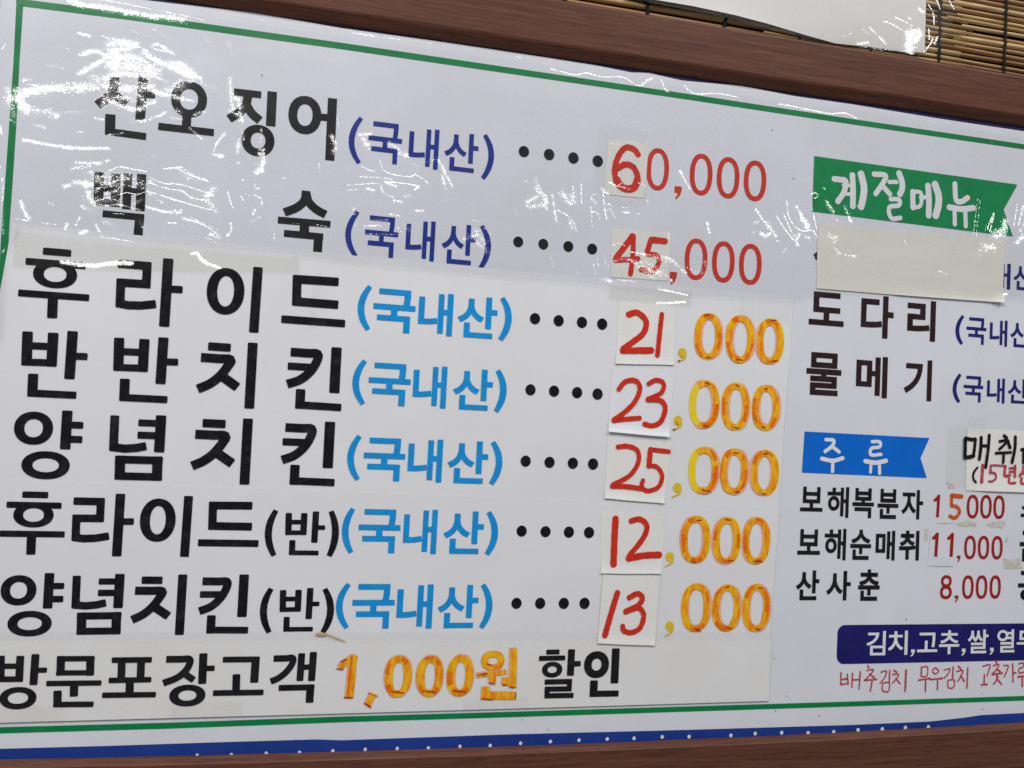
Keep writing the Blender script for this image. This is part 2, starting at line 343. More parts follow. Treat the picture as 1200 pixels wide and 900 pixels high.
# heavy gothic letters drawn stroke by stroke: L = bar or bent bar (points, thickness), E = ring (box, side and top thickness)
SH = {
 '후': [('L', [(51.5, 294.8), (84.5, 297.5)], 9), ('L', [(31.2, 306.6), (101.5, 312.2)], 8.8), ('E', (39.8, 306, 91.5, 338), 12.5, 8), ('L', [(22.5, 343.4), (105.5, 349.3)], 8.8), ('L', [(63.2, 349), (62.2, 372.8)], 11.8)],
 '라': [('L', [(137.8, 308.3), (172.3, 311), (171.3, 332.3), (141.4, 330.4), (140.4, 355), (150, 356.8), (165, 357.2), (182.7, 355.4)], 10.4), ('L', [(197.2, 302.5), (192.3, 381.8)], 12), ('L', [(198, 338), (214, 338.8)], 9)],
 '이': [('E', (241.7, 313.3, 286.5, 368.3), 12.5, 10), ('L', [(302.7, 312.3), (297.5, 389.5)], 11.2)],
 '드': [('L', [(398.4, 330), (349.6, 326.8), (348.8, 353.2), (398, 357)], 10.2), ('L', [(331, 373.8), (406, 379.2)], 9.3)],
 '반': [('L', [(31.2, 387.2), (29.8, 427.5)], 12.5), ('L', [(61.5, 388.7), (59.2, 428.8)], 12.5), ('L', [(26, 403.6), (66, 405.5)], 9.3), ('L', [(23.9, 423.2), (65, 424.6)], 9.2), ('L', [(84.4, 386.8), (80.4, 443.6)], 12.4), ('L', [(86, 416.4), (101.8, 417)], 9), ('L', [(37.8, 437.3), (36.5, 464.4)], 12), ('L', [(30.8, 460), (88.6, 462.8)], 9.4)],
 '치': [('L', [(245.7, 405.3), (271.5, 407)], 10), ('C', [(237.5, 418.5), (258, 419.9), (271.5, 421), (268, 429), (258.5, 441), (247, 450), (233.5, 456)], 11), ('L', [(259, 439), (279, 454)], 11.5), ('L', [(296.7, 401), (292.3, 479)], 11.3)],
 '킨': [('C', [(341.7, 412.3), (362, 413.8), (373.5, 414.6), (372.5, 423), (365, 435), (352.5, 445), (337.5, 450)], 10.5), ('L', [(338.3, 428.8), (370, 430.7)], 8.8), ('L', [(395.6, 407), (392.8, 460.5)], 12), ('L', [(353.5, 456), (352.2, 479)], 11), ('L', [(347.5, 474.2), (401, 477.6)], 9)],
 '양': [('E', (14.7, 481, 60.5, 520.5), 12, 9.8), ('L', [(77.4, 479.8), (74.6, 526)], 12.3), ('L', [(78, 496.8), (96, 497.4)], 8.8), ('L', [(78, 513.8), (94.8, 514.4)], 9), ('E', (23.3, 528.3, 80, 561.7), 12.8, 9.2)],
 '념': [('L', [(134, 485.5), (132.3, 524), (145, 525.6), (158, 524.8), (170, 522.4)], 10.4), ('L', [(161, 494.2), (186, 495.2)], 8.5), ('L', [(160, 509.2), (185, 510)], 8.8), ('L', [(187.3, 485.3), (184.7, 530)], 12.2), ('L', [(133.9, 538.6), (189, 540)], 9.8), ('L', [(133.3, 558.6), (188, 560)], 9.6), ('L', [(140, 534), (139.2, 563)], 12), ('L', [(183, 535), (182, 564.4)], 12)],
 '산': [('C', [(134, 87), (132, 102), (125, 112.5), (113.5, 121)], 11), ('C', [(131.5, 100), (138, 112), (147.5, 119.5)], 10.5), ('L', [(167.5, 86), (163.4, 139)], 11.2), ('L', [(166, 108), (181, 109.4)], 8), ('L', [(128.8, 132.5), (128.2, 157)], 12), ('L', [(122.6, 152.6), (170.4, 159.2)], 9)],
 '오': [('E', (202, 95, 244.4, 137), 10.5, 9.5), ('L', [(220.6, 133), (220, 150)], 10.5), ('L', [(187, 147.5), (252.4, 155)], 9)],
 '징': [('L', [(272.5, 106.8), (305, 110.6)], 8.5), ('C', [(289.4, 108), (287, 121), (279.5, 130), (266.5, 138)], 10), ('C', [(287.5, 122), (294, 132), (303.5, 140)], 10.5), ('L', [(318.2, 107), (316.3, 146.5)], 11), ('E', (281.6, 145, 321, 181), 10.8, 9.2)],
 '어': [('E', (337, 112, 377, 157), 10.6, 10), ('L', [(373, 136.6), (388, 138)], 8.5), ('L', [(390.5, 115), (387.2, 188)], 10.8)],
 '백': [('L', [(113.8, 201.5), (113, 240)], 11.3), ('L', [(134, 204), (133.3, 242)], 10.8), ('L', [(108.4, 219.5), (139, 222.6)], 8.4), ('L', [(107.8, 235.3), (138.5, 239)], 8.4), ('L', [(148.8, 203.5), (146.5, 245)], 10), ('L', [(165, 204.5), (163.2, 247)], 10.8), ('L', [(148, 223.5), (165, 225.2)], 8), ('L', [(118, 250), (168, 254.8)], 8.6), ('L', [(162.9, 252), (160.4, 278.5)], 10.6)],
 '숙': [('C', [(358.8, 223), (357, 234), (348, 242.5), (333, 248.5)], 10), ('C', [(358.6, 224), (362, 236), (371, 245), (382, 251)], 10), ('L', [(325.5, 257.3), (387.7, 262.5)], 8.4), ('L', [(357, 262), (356.4, 275)], 11), ('L', [(332.7, 273), (379, 277.4)], 8.4), ('L', [(373.6, 274), (372.2, 297.8)], 10.4)],
 '방': [('L', [(-1.5, 768.5), (-1.8, 799)], 9.5), ('L', [(22, 768.6), (20.5, 799)], 9.3), ('L', [(-5, 780.8), (24, 780.5)], 7), ('L', [(-6.4, 796), (25, 795.8)], 7.4), ('L', [(40.3, 766.5), (37.7, 802.7)], 9.4), ('L', [(41, 785.4), (54, 785.2)], 6.7), ('E', (-3, 805, 41.4, 831), 10, 7)],
 '문': [('L', [(67.4, 771.3), (111.3, 771)], 6.8), ('L', [(66.4, 787.9), (110.4, 787.6)], 6.6), ('L', [(72.2, 768), (71.4, 791)], 9.6), ('L', [(106.5, 768), (105.8, 791)], 9.4), ('L', [(55, 800.3), (119.2, 799.6)], 6.8), ('L', [(87.6, 800), (87, 815.6)], 9.6), ('L', [(68.2, 808.6), (67.8, 828)], 9.6), ('L', [(63, 825), (110, 824.6)], 7)],
 '포': [('L', [(132.6, 773), (179, 772.5)], 7), ('L', [(144.3, 774), (143.5, 796)], 9), ('L', [(166.6, 774), (165.8, 796)], 9), ('L', [(129, 797), (178.4, 796)], 6.8), ('L', [(153.6, 797), (153, 814)], 9.4), ('L', [(121.4, 814.5), (183.6, 813.7)], 6.8)],
 '장': [('C', [(195, 772.8), (212, 772.6), (222, 772.6), (221, 780), (215.5, 788), (206, 795), (191.5, 800.5)], 8.2), ('L', [(212, 787), (226.8, 797)], 8), ('L', [(237.8, 765.8), (236.2, 801.5)], 9.3), ('L', [(239, 783.4), (250.7, 783.2)], 6.5), ('E', (198.5, 802.4, 240, 827.7), 10.5, 7)],
 '고': [('L', [(262.3, 772.8), (305.6, 772.4)], 7), ('L', [(301, 769.2), (299, 800)], 9.5), ('L', [(278.3, 790), (277.7, 811)], 9), ('L', [(250.7, 812.3), (310, 811.4)], 7)],
 '객': [('C', [(321, 772.3), (335, 772), (343.5, 771.8), (341.5, 780), (334, 789.5), (325, 796), (317.5, 799)], 7.6), ('L', [(353.5, 766), (351.2, 798.5)], 8), ('L', [(367, 764.6), (364.6, 798.5)], 8.2), ('L', [(353, 782.5), (366, 782)], 6.2), ('L', [(326.7, 806.7), (368, 805.8)], 7), ('L', [(363.5, 802.6), (362.3, 824)], 9)],
 '할': [('L', [(639.3, 764.3), (655, 764)], 5.5), ('L', [(630.7, 771.7), (661.7, 771)], 5.6), ('E', (634.3, 775.7, 658.3, 794), 6.5, 5), ('L', [(669.3, 761), (667.7, 792)], 8.2), ('L', [(670, 778), (680, 777.8)], 6), ('L', [(637.3, 799.4), (667, 798.7), (666.4, 807.3), (640.3, 807.7), (640, 815.5), (671.5, 815)], 5.8)],
 '인': [('E', (684, 763.3, 713.5, 794), 9, 8), ('L', [(721.8, 760), (720, 800)], 9), ('L', [(696, 796.7), (695, 815.2)], 9), ('L', [(690.6, 812.2), (725, 811.6)], 6.7)]}
DG = {}
def outline(c, w_, rad):
    """mitred outline of a polyline, its convex corners rounded by rad"""
    c = np.array(c); n = len(c); d = np.diff(c, axis=0); d /= np.linalg.norm(d, axis=1)[:, None]; nr = np.stack([-d[:, 1], d[:, 0]], 1)
    lf, rt = [], []
    for i in range(n):
        if i == 0: o = nr[0]
        elif i == n - 1: o = nr[-1]
        else:
            o = nr[i - 1] + nr[i]; o = o / max(o @ nr[i], 0.35)
        lf.append(c[i] + o * w_ / 2); rt.append(c[i] - o * w_ / 2)
    pg = lf + rt[::-1]; out = []; m_ = len(pg)
    for i in range(m_):
        a, b, e = pg[i - 1], pg[i], pg[(i + 1) % m_]
        u = a - b; v = e - b; lu, lv = np.linalg.norm(u), np.linalg.norm(v)
        if lu < 1e-9 or lv < 1e-9: continue
        u /= lu; v /= lv
        if u @ v < -0.75: out.append(b); continue
        r = min(rad, lu * 0.4, lv * 0.4)
        for s_ in (0, 0.5, 1):
            out.append(b + u * r * (1 - s_) ** 2 + v * r * s_ ** 2)
    return out
def drawn(ch):
    if ch not in DG:
        H_ = 0.0; prims = []
        for p in SH[ch]:
            if p[0] == 'E':
                l, r, b, t_ = rect_of(p[1], H_); sc = S(p[1][0], p[1][1]); prims.append(('E', (l, r, b, t_), p[2] * sc, p[3] * sc))
            else:
                pts = spline(p[1], 4) if p[0] == 'C' else p[1]
                prims.append(('L', [P(x, y, H_)[[0, 2]] for x, y in pts], p[2] * S(*p[1][0]), p[0] == 'C'))
        xs, zs = [], []
        for p in prims:
            if p[0] == 'E': xs += p[1][:2]; zs += p[1][2:]
            else:
                for q_ in outline(p[1], p[2], 0): xs.append(q_[0]); zs.append(q_[1])
        DG[ch] = (prims, (min(xs), max(xs), min(zs), max(zs)))
    return DG[ch]
def gothic(mb, chars, boxes, h, mi=0, rad=0.0012):
    for ch, bx in zip(chars, boxes):
        prims, (x0, x1, z0, z1) = drawn(ch); l, r, b, t_ = rect_of(bx, h)
        fx, fz = (r - l) / (x1 - x0), (t_ - b) / (z1 - z0); m_ = lambda q_: np.array([l + (q_[0] - x0) * fx, b + (q_[1] - z0) * fz])
        for p in prims:
            y = -h - lift()
            if p[0] == 'E':
                (a, c), (e, g) = m_((p[1][0], p[1][2])), m_((p[1][1], p[1][3])); V = []; N = 44
                for i in range(N):
                    an = 2 * math.pi * i / N; ca, sa = math.cos(an), math.sin(an); ex = 2.12
                    sx = math.copysign(abs(ca) ** (2 / ex), ca); sz = math.copysign(abs(sa) ** (2 / ex), sa)
                    cx, cz, rx, rz = (a + e) / 2, (c + g) / 2, (e - a) / 2, (g - c) / 2
                    V += [(cx + rx * sx, y, cz + rz * sz), (cx + (rx - p[2] * fx) * sx, y, cz + (rz - p[3] * fz) * sz)]
                mb.add(V, [(2 * i, 2 * i + 1, 2 * ((i + 1) % N) + 1, 2 * ((i + 1) % N)) for i in range(N)], mi)
            elif p[3]:
                c = np.array([m_(q_) for q_ in p[1]]); d = np.gradient(c, axis=0); d /= np.linalg.norm(d, axis=1)[:, None]; hw = p[2] * (fx + fz) / 4; V = []
                for i, (q_, e) in enumerate(zip(c, d)): V += [(q_[0] - e[1] * hw, y - i * 2e-6, q_[1] + e[0] * hw), (q_[0] + e[1] * hw, y - i * 2e-6, q_[1] - e[0] * hw)]
                mb.add(V, [(2 * i - 2, 2 * i - 1, 2 * i + 1, 2 * i) for i in range(1, len(c))], mi)
            else:
                o_ = outline([m_(q_) for q_ in p[1]], p[2] * (fx + fz) / 2, rad)
                mb.add([(q_[0], y, q_[1]) for q_ in o_], [tuple(range(len(o_)))], mi)

HB = 0.0004        # height of print on the banner
HS = 0.0016        # the pasted sheets
HSP = HS + 0.0003
def paper(name, corners, h, m_, parent=None, nx=14, ny=12, curl=None, wave=0.0003, label=None, single=False):
    """a sheet of paper: corners tl, tr, br, bl in pixels; curl(u, v) adds height"""
    tl, tr, br, bl = [np.array(P(*c, h)) for c in corners]
    mb = MB(); V = []; Fs = []; ph = random.random() * 9
    for j in range(ny + 1):
        for i in range(nx + 1):
            u, v = i / nx, j / ny
            p = (1 - v) * ((1 - u) * tl + u * tr) + v * ((1 - u) * bl + u * br)
            dh = wave * (math.sin(ph + 5 * u + 3 * v) + math.sin(ph * 2 + 7 * v - 4 * u)) * 0.5 + wave
            if i in (0, nx) or j in (0, ny):       # cut edges are never dead straight
                p = p + np.array([math.sin(ph + 6 * v), 0, math.sin(ph + 5 * u)]) * 0.0003
            if curl: dh += curl(u, v)
            V.append((p[0], p[1] - dh, p[2]))
    for j in range(ny):
        for i in range(nx):
            a = j * (nx + 1) + i; Fs.append((a, a + nx + 1, a + nx + 2, a + 1))
    nv = len(V); nf = len(Fs)
    if single:
        mb.add(V, Fs); return build(name, mb, m_, parent, label=label)
    V += [(x, y + 0.00012, z) for x, y, z in V]    # back of the sheet
    Fs += [tuple(nv + q for q in reversed(f)) for f in Fs[:nf]]
    rim = [i for i in range(nx + 1)] + [j * (nx + 1) + nx for j in range(1, ny + 1)] + [ny * (nx + 1) + i for i in range(nx - 1, -1, -1)] + [j * (nx + 1) for j in range(ny - 1, 0, -1)]
    for a, b in zip(rim, rim[1:] + rim[:1]): Fs.append((a, b, nv + b, nv + a))
    mb.add(V, Fs); return build(name, mb, m_, parent, smooth=False, label=label)

# ------------------------------------------------------------------ setting: the wall
mb = MB(); mb.add([(-3, 0.034, 0), (4, 0.034, 0), (4, 0.034, 3.2), (-3, 0.034, 3.2)], [(0, 1, 2, 3)])
o = build('wall', mb, M['wall']); o['kind'] = 'structure'

# ------------------------------------------------------------------ menu board: frame and banner
FH = 0.013
zt0 = P(640, 65, 0.002)[2]; zt1 = P(640, 48, FH)[2]; zt2 = P(860, 33, FH)[2]
zb0 = P(400, 882, 0.002)[2]; zb1 = P(400, 891.5, FH)[2]; zb2 = zb1 - (zt2 - zt1)
xl0 = P(-34, 450)[0]; xr0 = P(1200, 450)[0] + 0.42; wd = zt2 - zt0
pq = np.array([P(x, y, 0.002) for x, y in ((0, 890), (200, 887), (400, 882), (600, 875), (800, 867), (1000, 857.5), (1200, 847))])
pc = np.polyfit(pq[:, 0], pq[:, 2], 2)
def zbx(x):                     # the lower rail bows a few millimetres along its length
    xc_ = min(max(x, pq[0, 0]), pq[-1, 0]); return float(np.polyval(pc, xc_) + (x - xc_) * np.polyval(np.polyder(pc), xc_))
board = thing(empty('menu_board', ((xl0 + xr0) / 2, 0.034, zb2)), 'long white menu board in a brown wood-grain frame, green line inside its edge', 'menu board')
def rail(prof, a, b, vertical):
    """prof: (in-plane offset, outward height) pairs; mitred at both ends"""
    mb = MB(); V = []; n = len(prof)
    for e in (0, 1):
        for q, h in prof:
            V.append(a(q, h, e))
    Fs = [(i, (i + 1) % n, n + (i + 1) % n, n + i) for i in range(n)] + [tuple(range(n))[::-1], tuple(range(n, 2 * n))]
    mb.add(V, Fs); return mb
bev = zt1 - zt0; bevb = zb0 - zb1
def prof(bv): return [(0, 0.0005), (bv * 0.12, 0.004), (bv * 0.8, FH - 0.0012), (bv, FH), (wd - 0.004, FH), (wd - 0.001, FH - 0.001), (wd, FH - 0.004), (wd, -0.033), (0, -0.033)]
for nm, fn, bv in (('frame_rail', lambda q, h, e: ((xl0 - q) if e == 0 else (xr0 + q), -h, zt0 + q), bev),
                   ('frame_rail', lambda q, h, e: (xl0 - q, -h, (zbx(xl0) - q) if e == 0 else (zt0 + q)), bev),
                   ('frame_rail', lambda q, h, e: (xr0 + q, -h, (zt0 + q) if e == 0 else (zbx(xr0) - q)), bev)):
    build('frame_rail', rail(prof(bv), fn, None, False), M['wood'], board)
mb = MB(); pr_ = prof(bevb); n = len(pr_); V = []; Fs = []; NS = 28
for e in range(NS + 1):
    for q, h in pr_:
        x = (xr0 + q) + ((xl0 - q) - (xr0 + q)) * e / NS; V.append((x, -h, zbx(x) - q))
for e in range(NS): Fs += [(e * n + i, e * n + (i + 1) % n, (e + 1) * n + (i + 1) % n, (e + 1) * n + i) for i in range(n)]
Fs += [tuple(range(n))[::-1], tuple(range(NS * n, NS * n + n))]; mb.add(V, Fs); build('frame_rail', mb, M['wood'], board)
# banner: one sheet, gently wavy near its top edge where it is not stuck down
mb = MB(); nx, nz = 90, 50; V = []; Fs = []
X0, X1, Z0, Z1 = xl0 - 0.004, xr0 + 0.004, min(zb0, zbx(xl0), zbx(xr0)) - 0.006, zt0 + 0.004
for j in range(nz + 1):
    for i in range(nx + 1): V.append((X0 + (X1 - X0) * i / nx, 0, Z0 + (Z1 - Z0) * j / nz))
for j in range(nz):
    for i in range(nx): a = j * (nx + 1) + i; Fs.append((a, a + 1, a + nx + 2, a + nx + 1))
mb.add(V, Fs); build('banner', mb, M['banner'], board)
# printed edge bands
def wpoly(mb, pts, h, mi=0): mb.add([(x, -h, z) for x, z in pts], [tuple(range(len(pts)))], mi)
def band(name, px_edge, zlim, m_, h=HB):
    mb = MB(); V = []
    e = [P(x, y, h) for x, y in px_edge]
    e.append(np.array([xr0 + 0.003, -h, e[-1][2]]))
    for q in e: V += [(q[0], -h, q[2]), (q[0], -h, zlim)]
    mb.add(V, [(2 * i, 2 * i + 2, 2 * i + 3, 2 * i + 1) for i in range(len(e) - 1)]); return build(name, mb, m_, board)
band('printed_edge', [(-30, -30), (165, -1), (300, 15), (400, 32.5), (520, 49), (640, 67), (700, 76.5), (740, 84.5), (760, 85), (800, 94), (870, 100.5), (930, 112), (1000, 122), (1100, 138.5), (1200, 153.5), (1290, 167)], zt0 + 0.003, M['edge_navy'])
band('printed_edge', [(-30, 879.5), (0, 877.5), (130, 874), (250, 870), (370, 866.5), (400, 867.5), (500, 864), (600, 860.5), (700, 858), (800, 855.5), (900, 852.5), (1000, 849.5), (1090, 845.5), (1130, 841), (1150, 838), (1200, 835.5), (1290, 830)], min(zb0, zbx(xl0), zbx(xr0)) - 0.004, M['edge_blue'])
for p in [(231, 885), (271, 884.3), (312, 882.6), (351, 881.7), (390, 880), (428, 878.2), (465.5, 877), (502, 876.5), (539, 874.6), (574.5, 873.6), (610, 871), (645, 869), (678.5, 867.4), (711.5, 866), (743, 865.2), (776, 863.6), (807.5, 863.2), (856.5, 861.8), (885, 859.6), (916, 858.6), (947, 858.8), (977, 857.6), (1005.5, 855.4), (1034, 854.4), (1061, 852.8), (1088, 852)]:
    mb = MB(); dots(mb, [p], 1.95, HB + 0.0003); build('edge_dot', mb, M['white_print'], board)
# green line: outer and inner edges
def gp(x, y): return P(x, y, HB)
gl = (gp(22, 150)[0] + gp(13.5, 150)[0]) / 2
mb = MB()
top_o = [(19, -2), (150, 15), (400, 50), (600, 79.5), (800, 109), (1000, 139.5), (1200, 169)]
lw = lambda x: 8.2 - 2.2 * (x / 1200)
xg = xr0 - 0.035
def hline(ptso, dy):
    A = [P(x, y, HB) for x, y in ptso]; B = [P(x, y + dy(x), HB) for x, y in ptso]
    A.append(np.array([xg, -HB, A[-1][2]])); B.append(np.array([xg, -HB, B[-1][2]]))
    V = []
    for a, b in zip(A, B): V += [tuple(a), tuple(b)]
    mb.add(V, [(2 * i, 2 * i + 1, 2 * i + 3, 2 * i + 2) for i in range(len(A) - 1)])
hline(top_o, lambda x: 8.2 - 2.4 * (x / 1200))
hline([(-48, 853.5), (0, 852.2), (200, 846.8), (400, 839.7), (600, 834), (800, 828), (1000, 822), (1200, 815.5)], lambda x: 7.2 - 1.8 * (max(x, 0) / 1200))
lp_ = [(19, 6.2, 27), (16, 70, 22.8), (10.5, 150, 18.8), (5.5, 220, 14.2), (2.5, 258, 11.3), (0, 300, 8.8), (-4, 380, 2.5), (-12, 500, -5.5), (-30, 700, -23.5), (-45, 852.5, -38)]
V = []
for a, y, b in lp_: V += [tuple(P(a, y, HB)), tuple(P(b, y, HB))]
mb.add(V, [(2 * i, 2 * i + 2, 2 * i + 3, 2 * i + 1) for i in range(len(lp_) - 1)])
za = P(1200, 169, HB)[2]; zz = P(1200, 821, HB)[2]
mb.add([(xg - 0.008, -HB - 1e-5, za), (xg - 0.008, -HB - 1e-5, zz), (xg, -HB - 1e-5, zz), (xg, -HB - 1e-5, za)], [(0, 1, 2, 3)])
build('border_line', mb, M['green'], board)

def item(chars, boxes, off, h, m_, parent, label, nm='item_name', extra=None):
    mb = MB()
    if all(c in SH for c in chars) and boxes[0][3] - boxes[0][1] > 45: gothic(mb, chars, boxes, h, rad=0.0003 if parent is board else 0.0013)
    else: word(mb, chars, boxes, off, h)
    if extra: extra(mb)
    return build(nm, mb, m_, parent, label=label)
def origin(bx, h, m_, parent, off, w_, label):
    mb = MB(); paren(mb, bx[0], '(', w_, h); word(mb, '국내산', bx[1:4], off, h)
    if len(bx) > 4: paren(mb, bx[4], ')', w_, h)
    return build('origin_note', mb, m_, parent, label=label)
def leader(pts, r, h, parent):
    for p in pts: mb = MB(); dots(mb, [p], r, h); build('leader_dot', mb, M['black2'], parent)

HT = HB + 0.0001
# --- rows printed on the banner itself
item('산오징어', [(110, 86, 181, 161), (187, 95, 252.5, 156), (265, 104, 323, 182), (337, 112, 394, 185.5)], 0.03, HT, M['black'], board, 'black heading 산오징어')
item('백', [(108, 201, 170, 277)], 0.03, HT, M['black'], board, 'black heading letter 백'); item('숙', [(325.5, 223, 387.5, 296.5)], 0.03, HT, M['black'], board, 'black heading letter 숙')
origin([(409, 137, 425, 192), (431.5, 143.5, 471, 191), (479, 150, 514, 197), (520.5, 155.5, 560.5, 201), (564, 157, 578.6, 210)], HT, M['navy'], board, 0.018, 6, 'navy note (국내산) beside 산오징어')
origin([(405, 247, 421, 301), (427.5, 253.5, 466.5, 301), (475.5, 258, 509.5, 305), (517.5, 262.5, 557, 309.5), (560.5, 263.5, 575, 316)], HT, M['navy'], board, 0.018, 6, 'navy note (국내산) beside 백숙')
leader([(614, 177.5), (643.5, 181), (672, 185), (700.5, 188.7)], 6.1, HT, board)
leader([(607.3, 283.3), (636.7, 286), (666, 288.7), (694, 291.7)], 5.8, HT, board)
COMMA = [(503, 440), (545, 443), (544, 466), (533, 495), (512, 517), (506, 509), (519, 492), (521, 479), (502, 478)]
mb = MB()
for b in ((757.4, 173.6, 784, 223), (808.4, 180, 835, 228.8), (840, 184, 866.6, 232.4), (871.6, 188, 898, 235.6)): ring(mb, b, 5.5, HT, thy=5)
poly(mb, zx(690, 130, 5)(*COMMA), HT); build('price', mb, M['red'], board, label='red printed price 0,000 in the 산오징어 row')
mb = MB()
for b in ((802.4, 279.4, 829, 328), (834.4, 282.6, 861, 331), (866, 285.6, 892.6, 333.6)): ring(mb, b, 5.5, HT, thy=5)
poly(mb, zx(690, 130, 5)(*[(x - 28, y + 502) for x, y in COMMA]), HT); build('price', mb, M['red'], board, label='red printed price ,000 in the 백숙 row')

# --- seasonal menu flag and its dishes
mb = MB(); poly(mb, [(954.1, 182.8), (1192.4, 216.3), (1176.2, 245.6), (1187, 277), (951.9, 247.8)], HB)
flag = build('season_flag', mb, M['flag_green'], board, label='green swallow-tailed flag')
q = zx(940, 160, 4.615); mb = MB(); h = HB + 0.0003; k = 1 / 4.615
for pts, w_ in (([(172, 229), (205, 233), (236, 243), (226, 300), (192, 352)], 24), ([(222, 262), (268, 266)], 15), ([(222, 310), (270, 312)], 15), ([(272, 208), (275, 290), (274, 378)], 26), ([(318, 202), (334, 270), (330, 330), (318, 380)], 31),
                ([(388, 203), (452, 212), (430, 262), (397, 310)], 22), ([(436, 268), (475, 312)], 22), ([(470, 246), (512, 246)], 17), ([(524, 198), (540, 245), (540, 285), (528, 312)], 26), ([(478, 338), (525, 342), (522, 372), (475, 380), (470, 415), (488, 444), (532, 440)], 19),
                ([(598, 298), (600, 385)], 24), ([(600, 385), (640, 372), (642, 306), (598, 298)], 17), ([(640, 330), (672, 328)], 17), ([(680, 265), (686, 340), (684, 428)], 26), ([(718, 258), (738, 320), (736, 375), (722, 428)], 31),
                ([(826, 255), (832, 340), (860, 352), (896, 330)], 22), ([(794, 382), (860, 392), (928, 386)], 24), ([(824, 398), (826, 475)], 19), ([(882, 398), (885, 485)], 19)):
    stroke(mb, q(*pts), w_ * k * 1.17, h, rnd=0.03)
build('lettering', mb, M['white_print'], flag, label='white rounded lettering 계절메뉴')
item('도다리', [(948.3, 342.5, 989.3, 381.5), (1009, 346.3, 1047.3, 396), (1063.3, 351.7, 1096.5, 399.3)], 0.03, HT, M['brownblack'], board, 'dark dish name 도다리')
item('물메기', [(945, 413.3, 986, 463.3), (1003.3, 417.3, 1040, 465.7), (1059.3, 421.3, 1092, 469.3)], 0.026, HT, M['brownblack'], board, 'dark dish name 물메기')
origin([(1120, 369, 1130, 404), (1132.7, 372.3, 1156, 403.3), (1160, 375, 1180.5, 405.5), (1184, 377, 1208, 407), (1211, 379, 1220, 414)], HT, M['navy_dark'], board, 0.018, 4, 'dark navy note (국내산) beside 도다리')
origin([(1116.7, 437.7, 1126.7, 472.3), (1129.3, 440.7, 1152.3, 471), (1156.7, 443, 1177.5, 472.3), (1181, 444, 1205, 472.7), (1208, 445, 1217, 477)], HT, M['navy_dark'], board, 0.018, 4, 'dark navy note (국내산) beside 물메기')
item('내산', [(1158, 308, 1184.3, 338), (1187.7, 310.5, 1211.5, 340)], 0.018, HT, M['navy_dark'], board, 'dark navy note 산) half hidden by the cover strip', 'origin_note')
mb = MB(); stroke(mb, [(955, 301), (966, 293)], 6, HT, cap=False); stroke(mb, [(956, 300), (966, 306)], 6, HT, cap=False)
build('item_name', mb, M['brownblack'], board, label='tip of a dark letter showing beside the cover strip')

# --- drinks flag and list
mb = MB(); poly(mb, [(942.9, 505.6), (1089.2, 513.3), (1078.7, 536.7), (1086.1, 560), (939.8, 553.7)], HB)
flag = build('drinks_flag', mb, M['flag_blue'], board, label='blue swallow-tailed flag')
q = zx(920, 490, 4.2857); mb = MB(); k = 1 / 4.2857
for n_, (pts, w_) in enumerate((([(205, 108), (244, 112), (236, 140), (200, 168)], 15), ([(236, 142), (272, 170)], 15), ([(184, 203), (240, 214), (290, 201)], 17), ([(240, 216), (238, 268)], 15),
                ([(437, 118), (476, 120), (474, 144), (434, 152), (432, 184), (482, 182)], 14), ([(402, 216), (456, 224), (508, 214)], 18), ([(432, 226), (429, 272)], 13), ([(474, 226), (475, 278)], 14))):
    if n_ == 4: build('lettering', mb, M['white_print'], flag, label='white rounded letter 주'); mb = MB()
    stroke(mb, q(*pts), w_ * k * 1.1, h, rnd=0.03)
build('lettering', mb, M['white_print'], flag, label='white rounded letter 류')
item('보해복분자', [(938, 570.5, 964.3, 599.3), (969.5, 570.5, 994.8, 606.5), (999, 572, 1024.3, 607), (1028.5, 573, 1053, 608), (1056.5, 574, 1081.8, 608.5)], 0.026, HT, M['black'], board, 'black drink name 보해복분자')
item('보해순매취', [(934.7, 620.2, 961.3, 650), (966.2, 619.5, 991.5, 656.4), (996.5, 620.7, 1021, 656), (1026.2, 621.8, 1048.8, 656.7), (1053.5, 621.8, 1077.2, 656.7)], 0.026, HT, M['black'], board, 'black drink name 보해순매취')
item('산사춘', [(932.7, 668.3, 960, 703.3), (968.3, 669, 997, 703.5), (1005.7, 667.3, 1031, 704)], 0.028, HT, M['black'], board, 'black drink name 산사춘')
q = zx(1080, 570, 10); mb = MB(); k = 0.1
def one(mb, pts, h, w_=4.0):
    (tx, ty), (bx_, by) = pts
    stroke(mb, [(tx, ty + 0.5), (bx_, by)], w_ * 0.9, h, cap=False, rnd=0.02)
    poly(mb, [(tx + 0.5, ty - 0.6), (tx + 1.4, ty + 3.4), (tx - 3, ty + 8), (tx - 6.2, ty + 8), (tx - 6, ty + 5.6)], h)
one(mb, q((203, 95), (186, 360)), HT, 3.6); build('price', mb, M['dark_red'], board, label='dark red printed digit 1 beside 보해복분자'); mb = MB()
for b in ((1133, 579.8, 1146.7, 607.4), (1148.8, 580, 1162.2, 607.5), (1164.2, 580.5, 1177.4, 608)): ring(mb, b, 3.0, HT, ex=2.4)
build('price', mb, M['dark_red'], board, label='dark red printed zeros 000 beside 보해복분자')
mb = MB()
stroke(mb, q((352, 105), (470, 118)), 4.4, HT + 0.0001, smooth=False); stroke(mb, q((355, 110), (350, 225)), 3.4, HT + 0.0001)
stroke(mb, q((350, 225), (415, 240), (445, 290), (420, 345), (380, 368), (330, 345)), 3.6, HT + 0.0001)
build('marker_digit', mb, M['rust'], board, label='orange-red digit 5 inked over by hand')
mb = MB()
for b in ((1130, 627.6, 1143.6, 655.2), (1146, 627.8, 1159.2, 655.2), (1162, 628, 1175, 655.4)): ring(mb, b, 3.0, HT, ex=2.4)
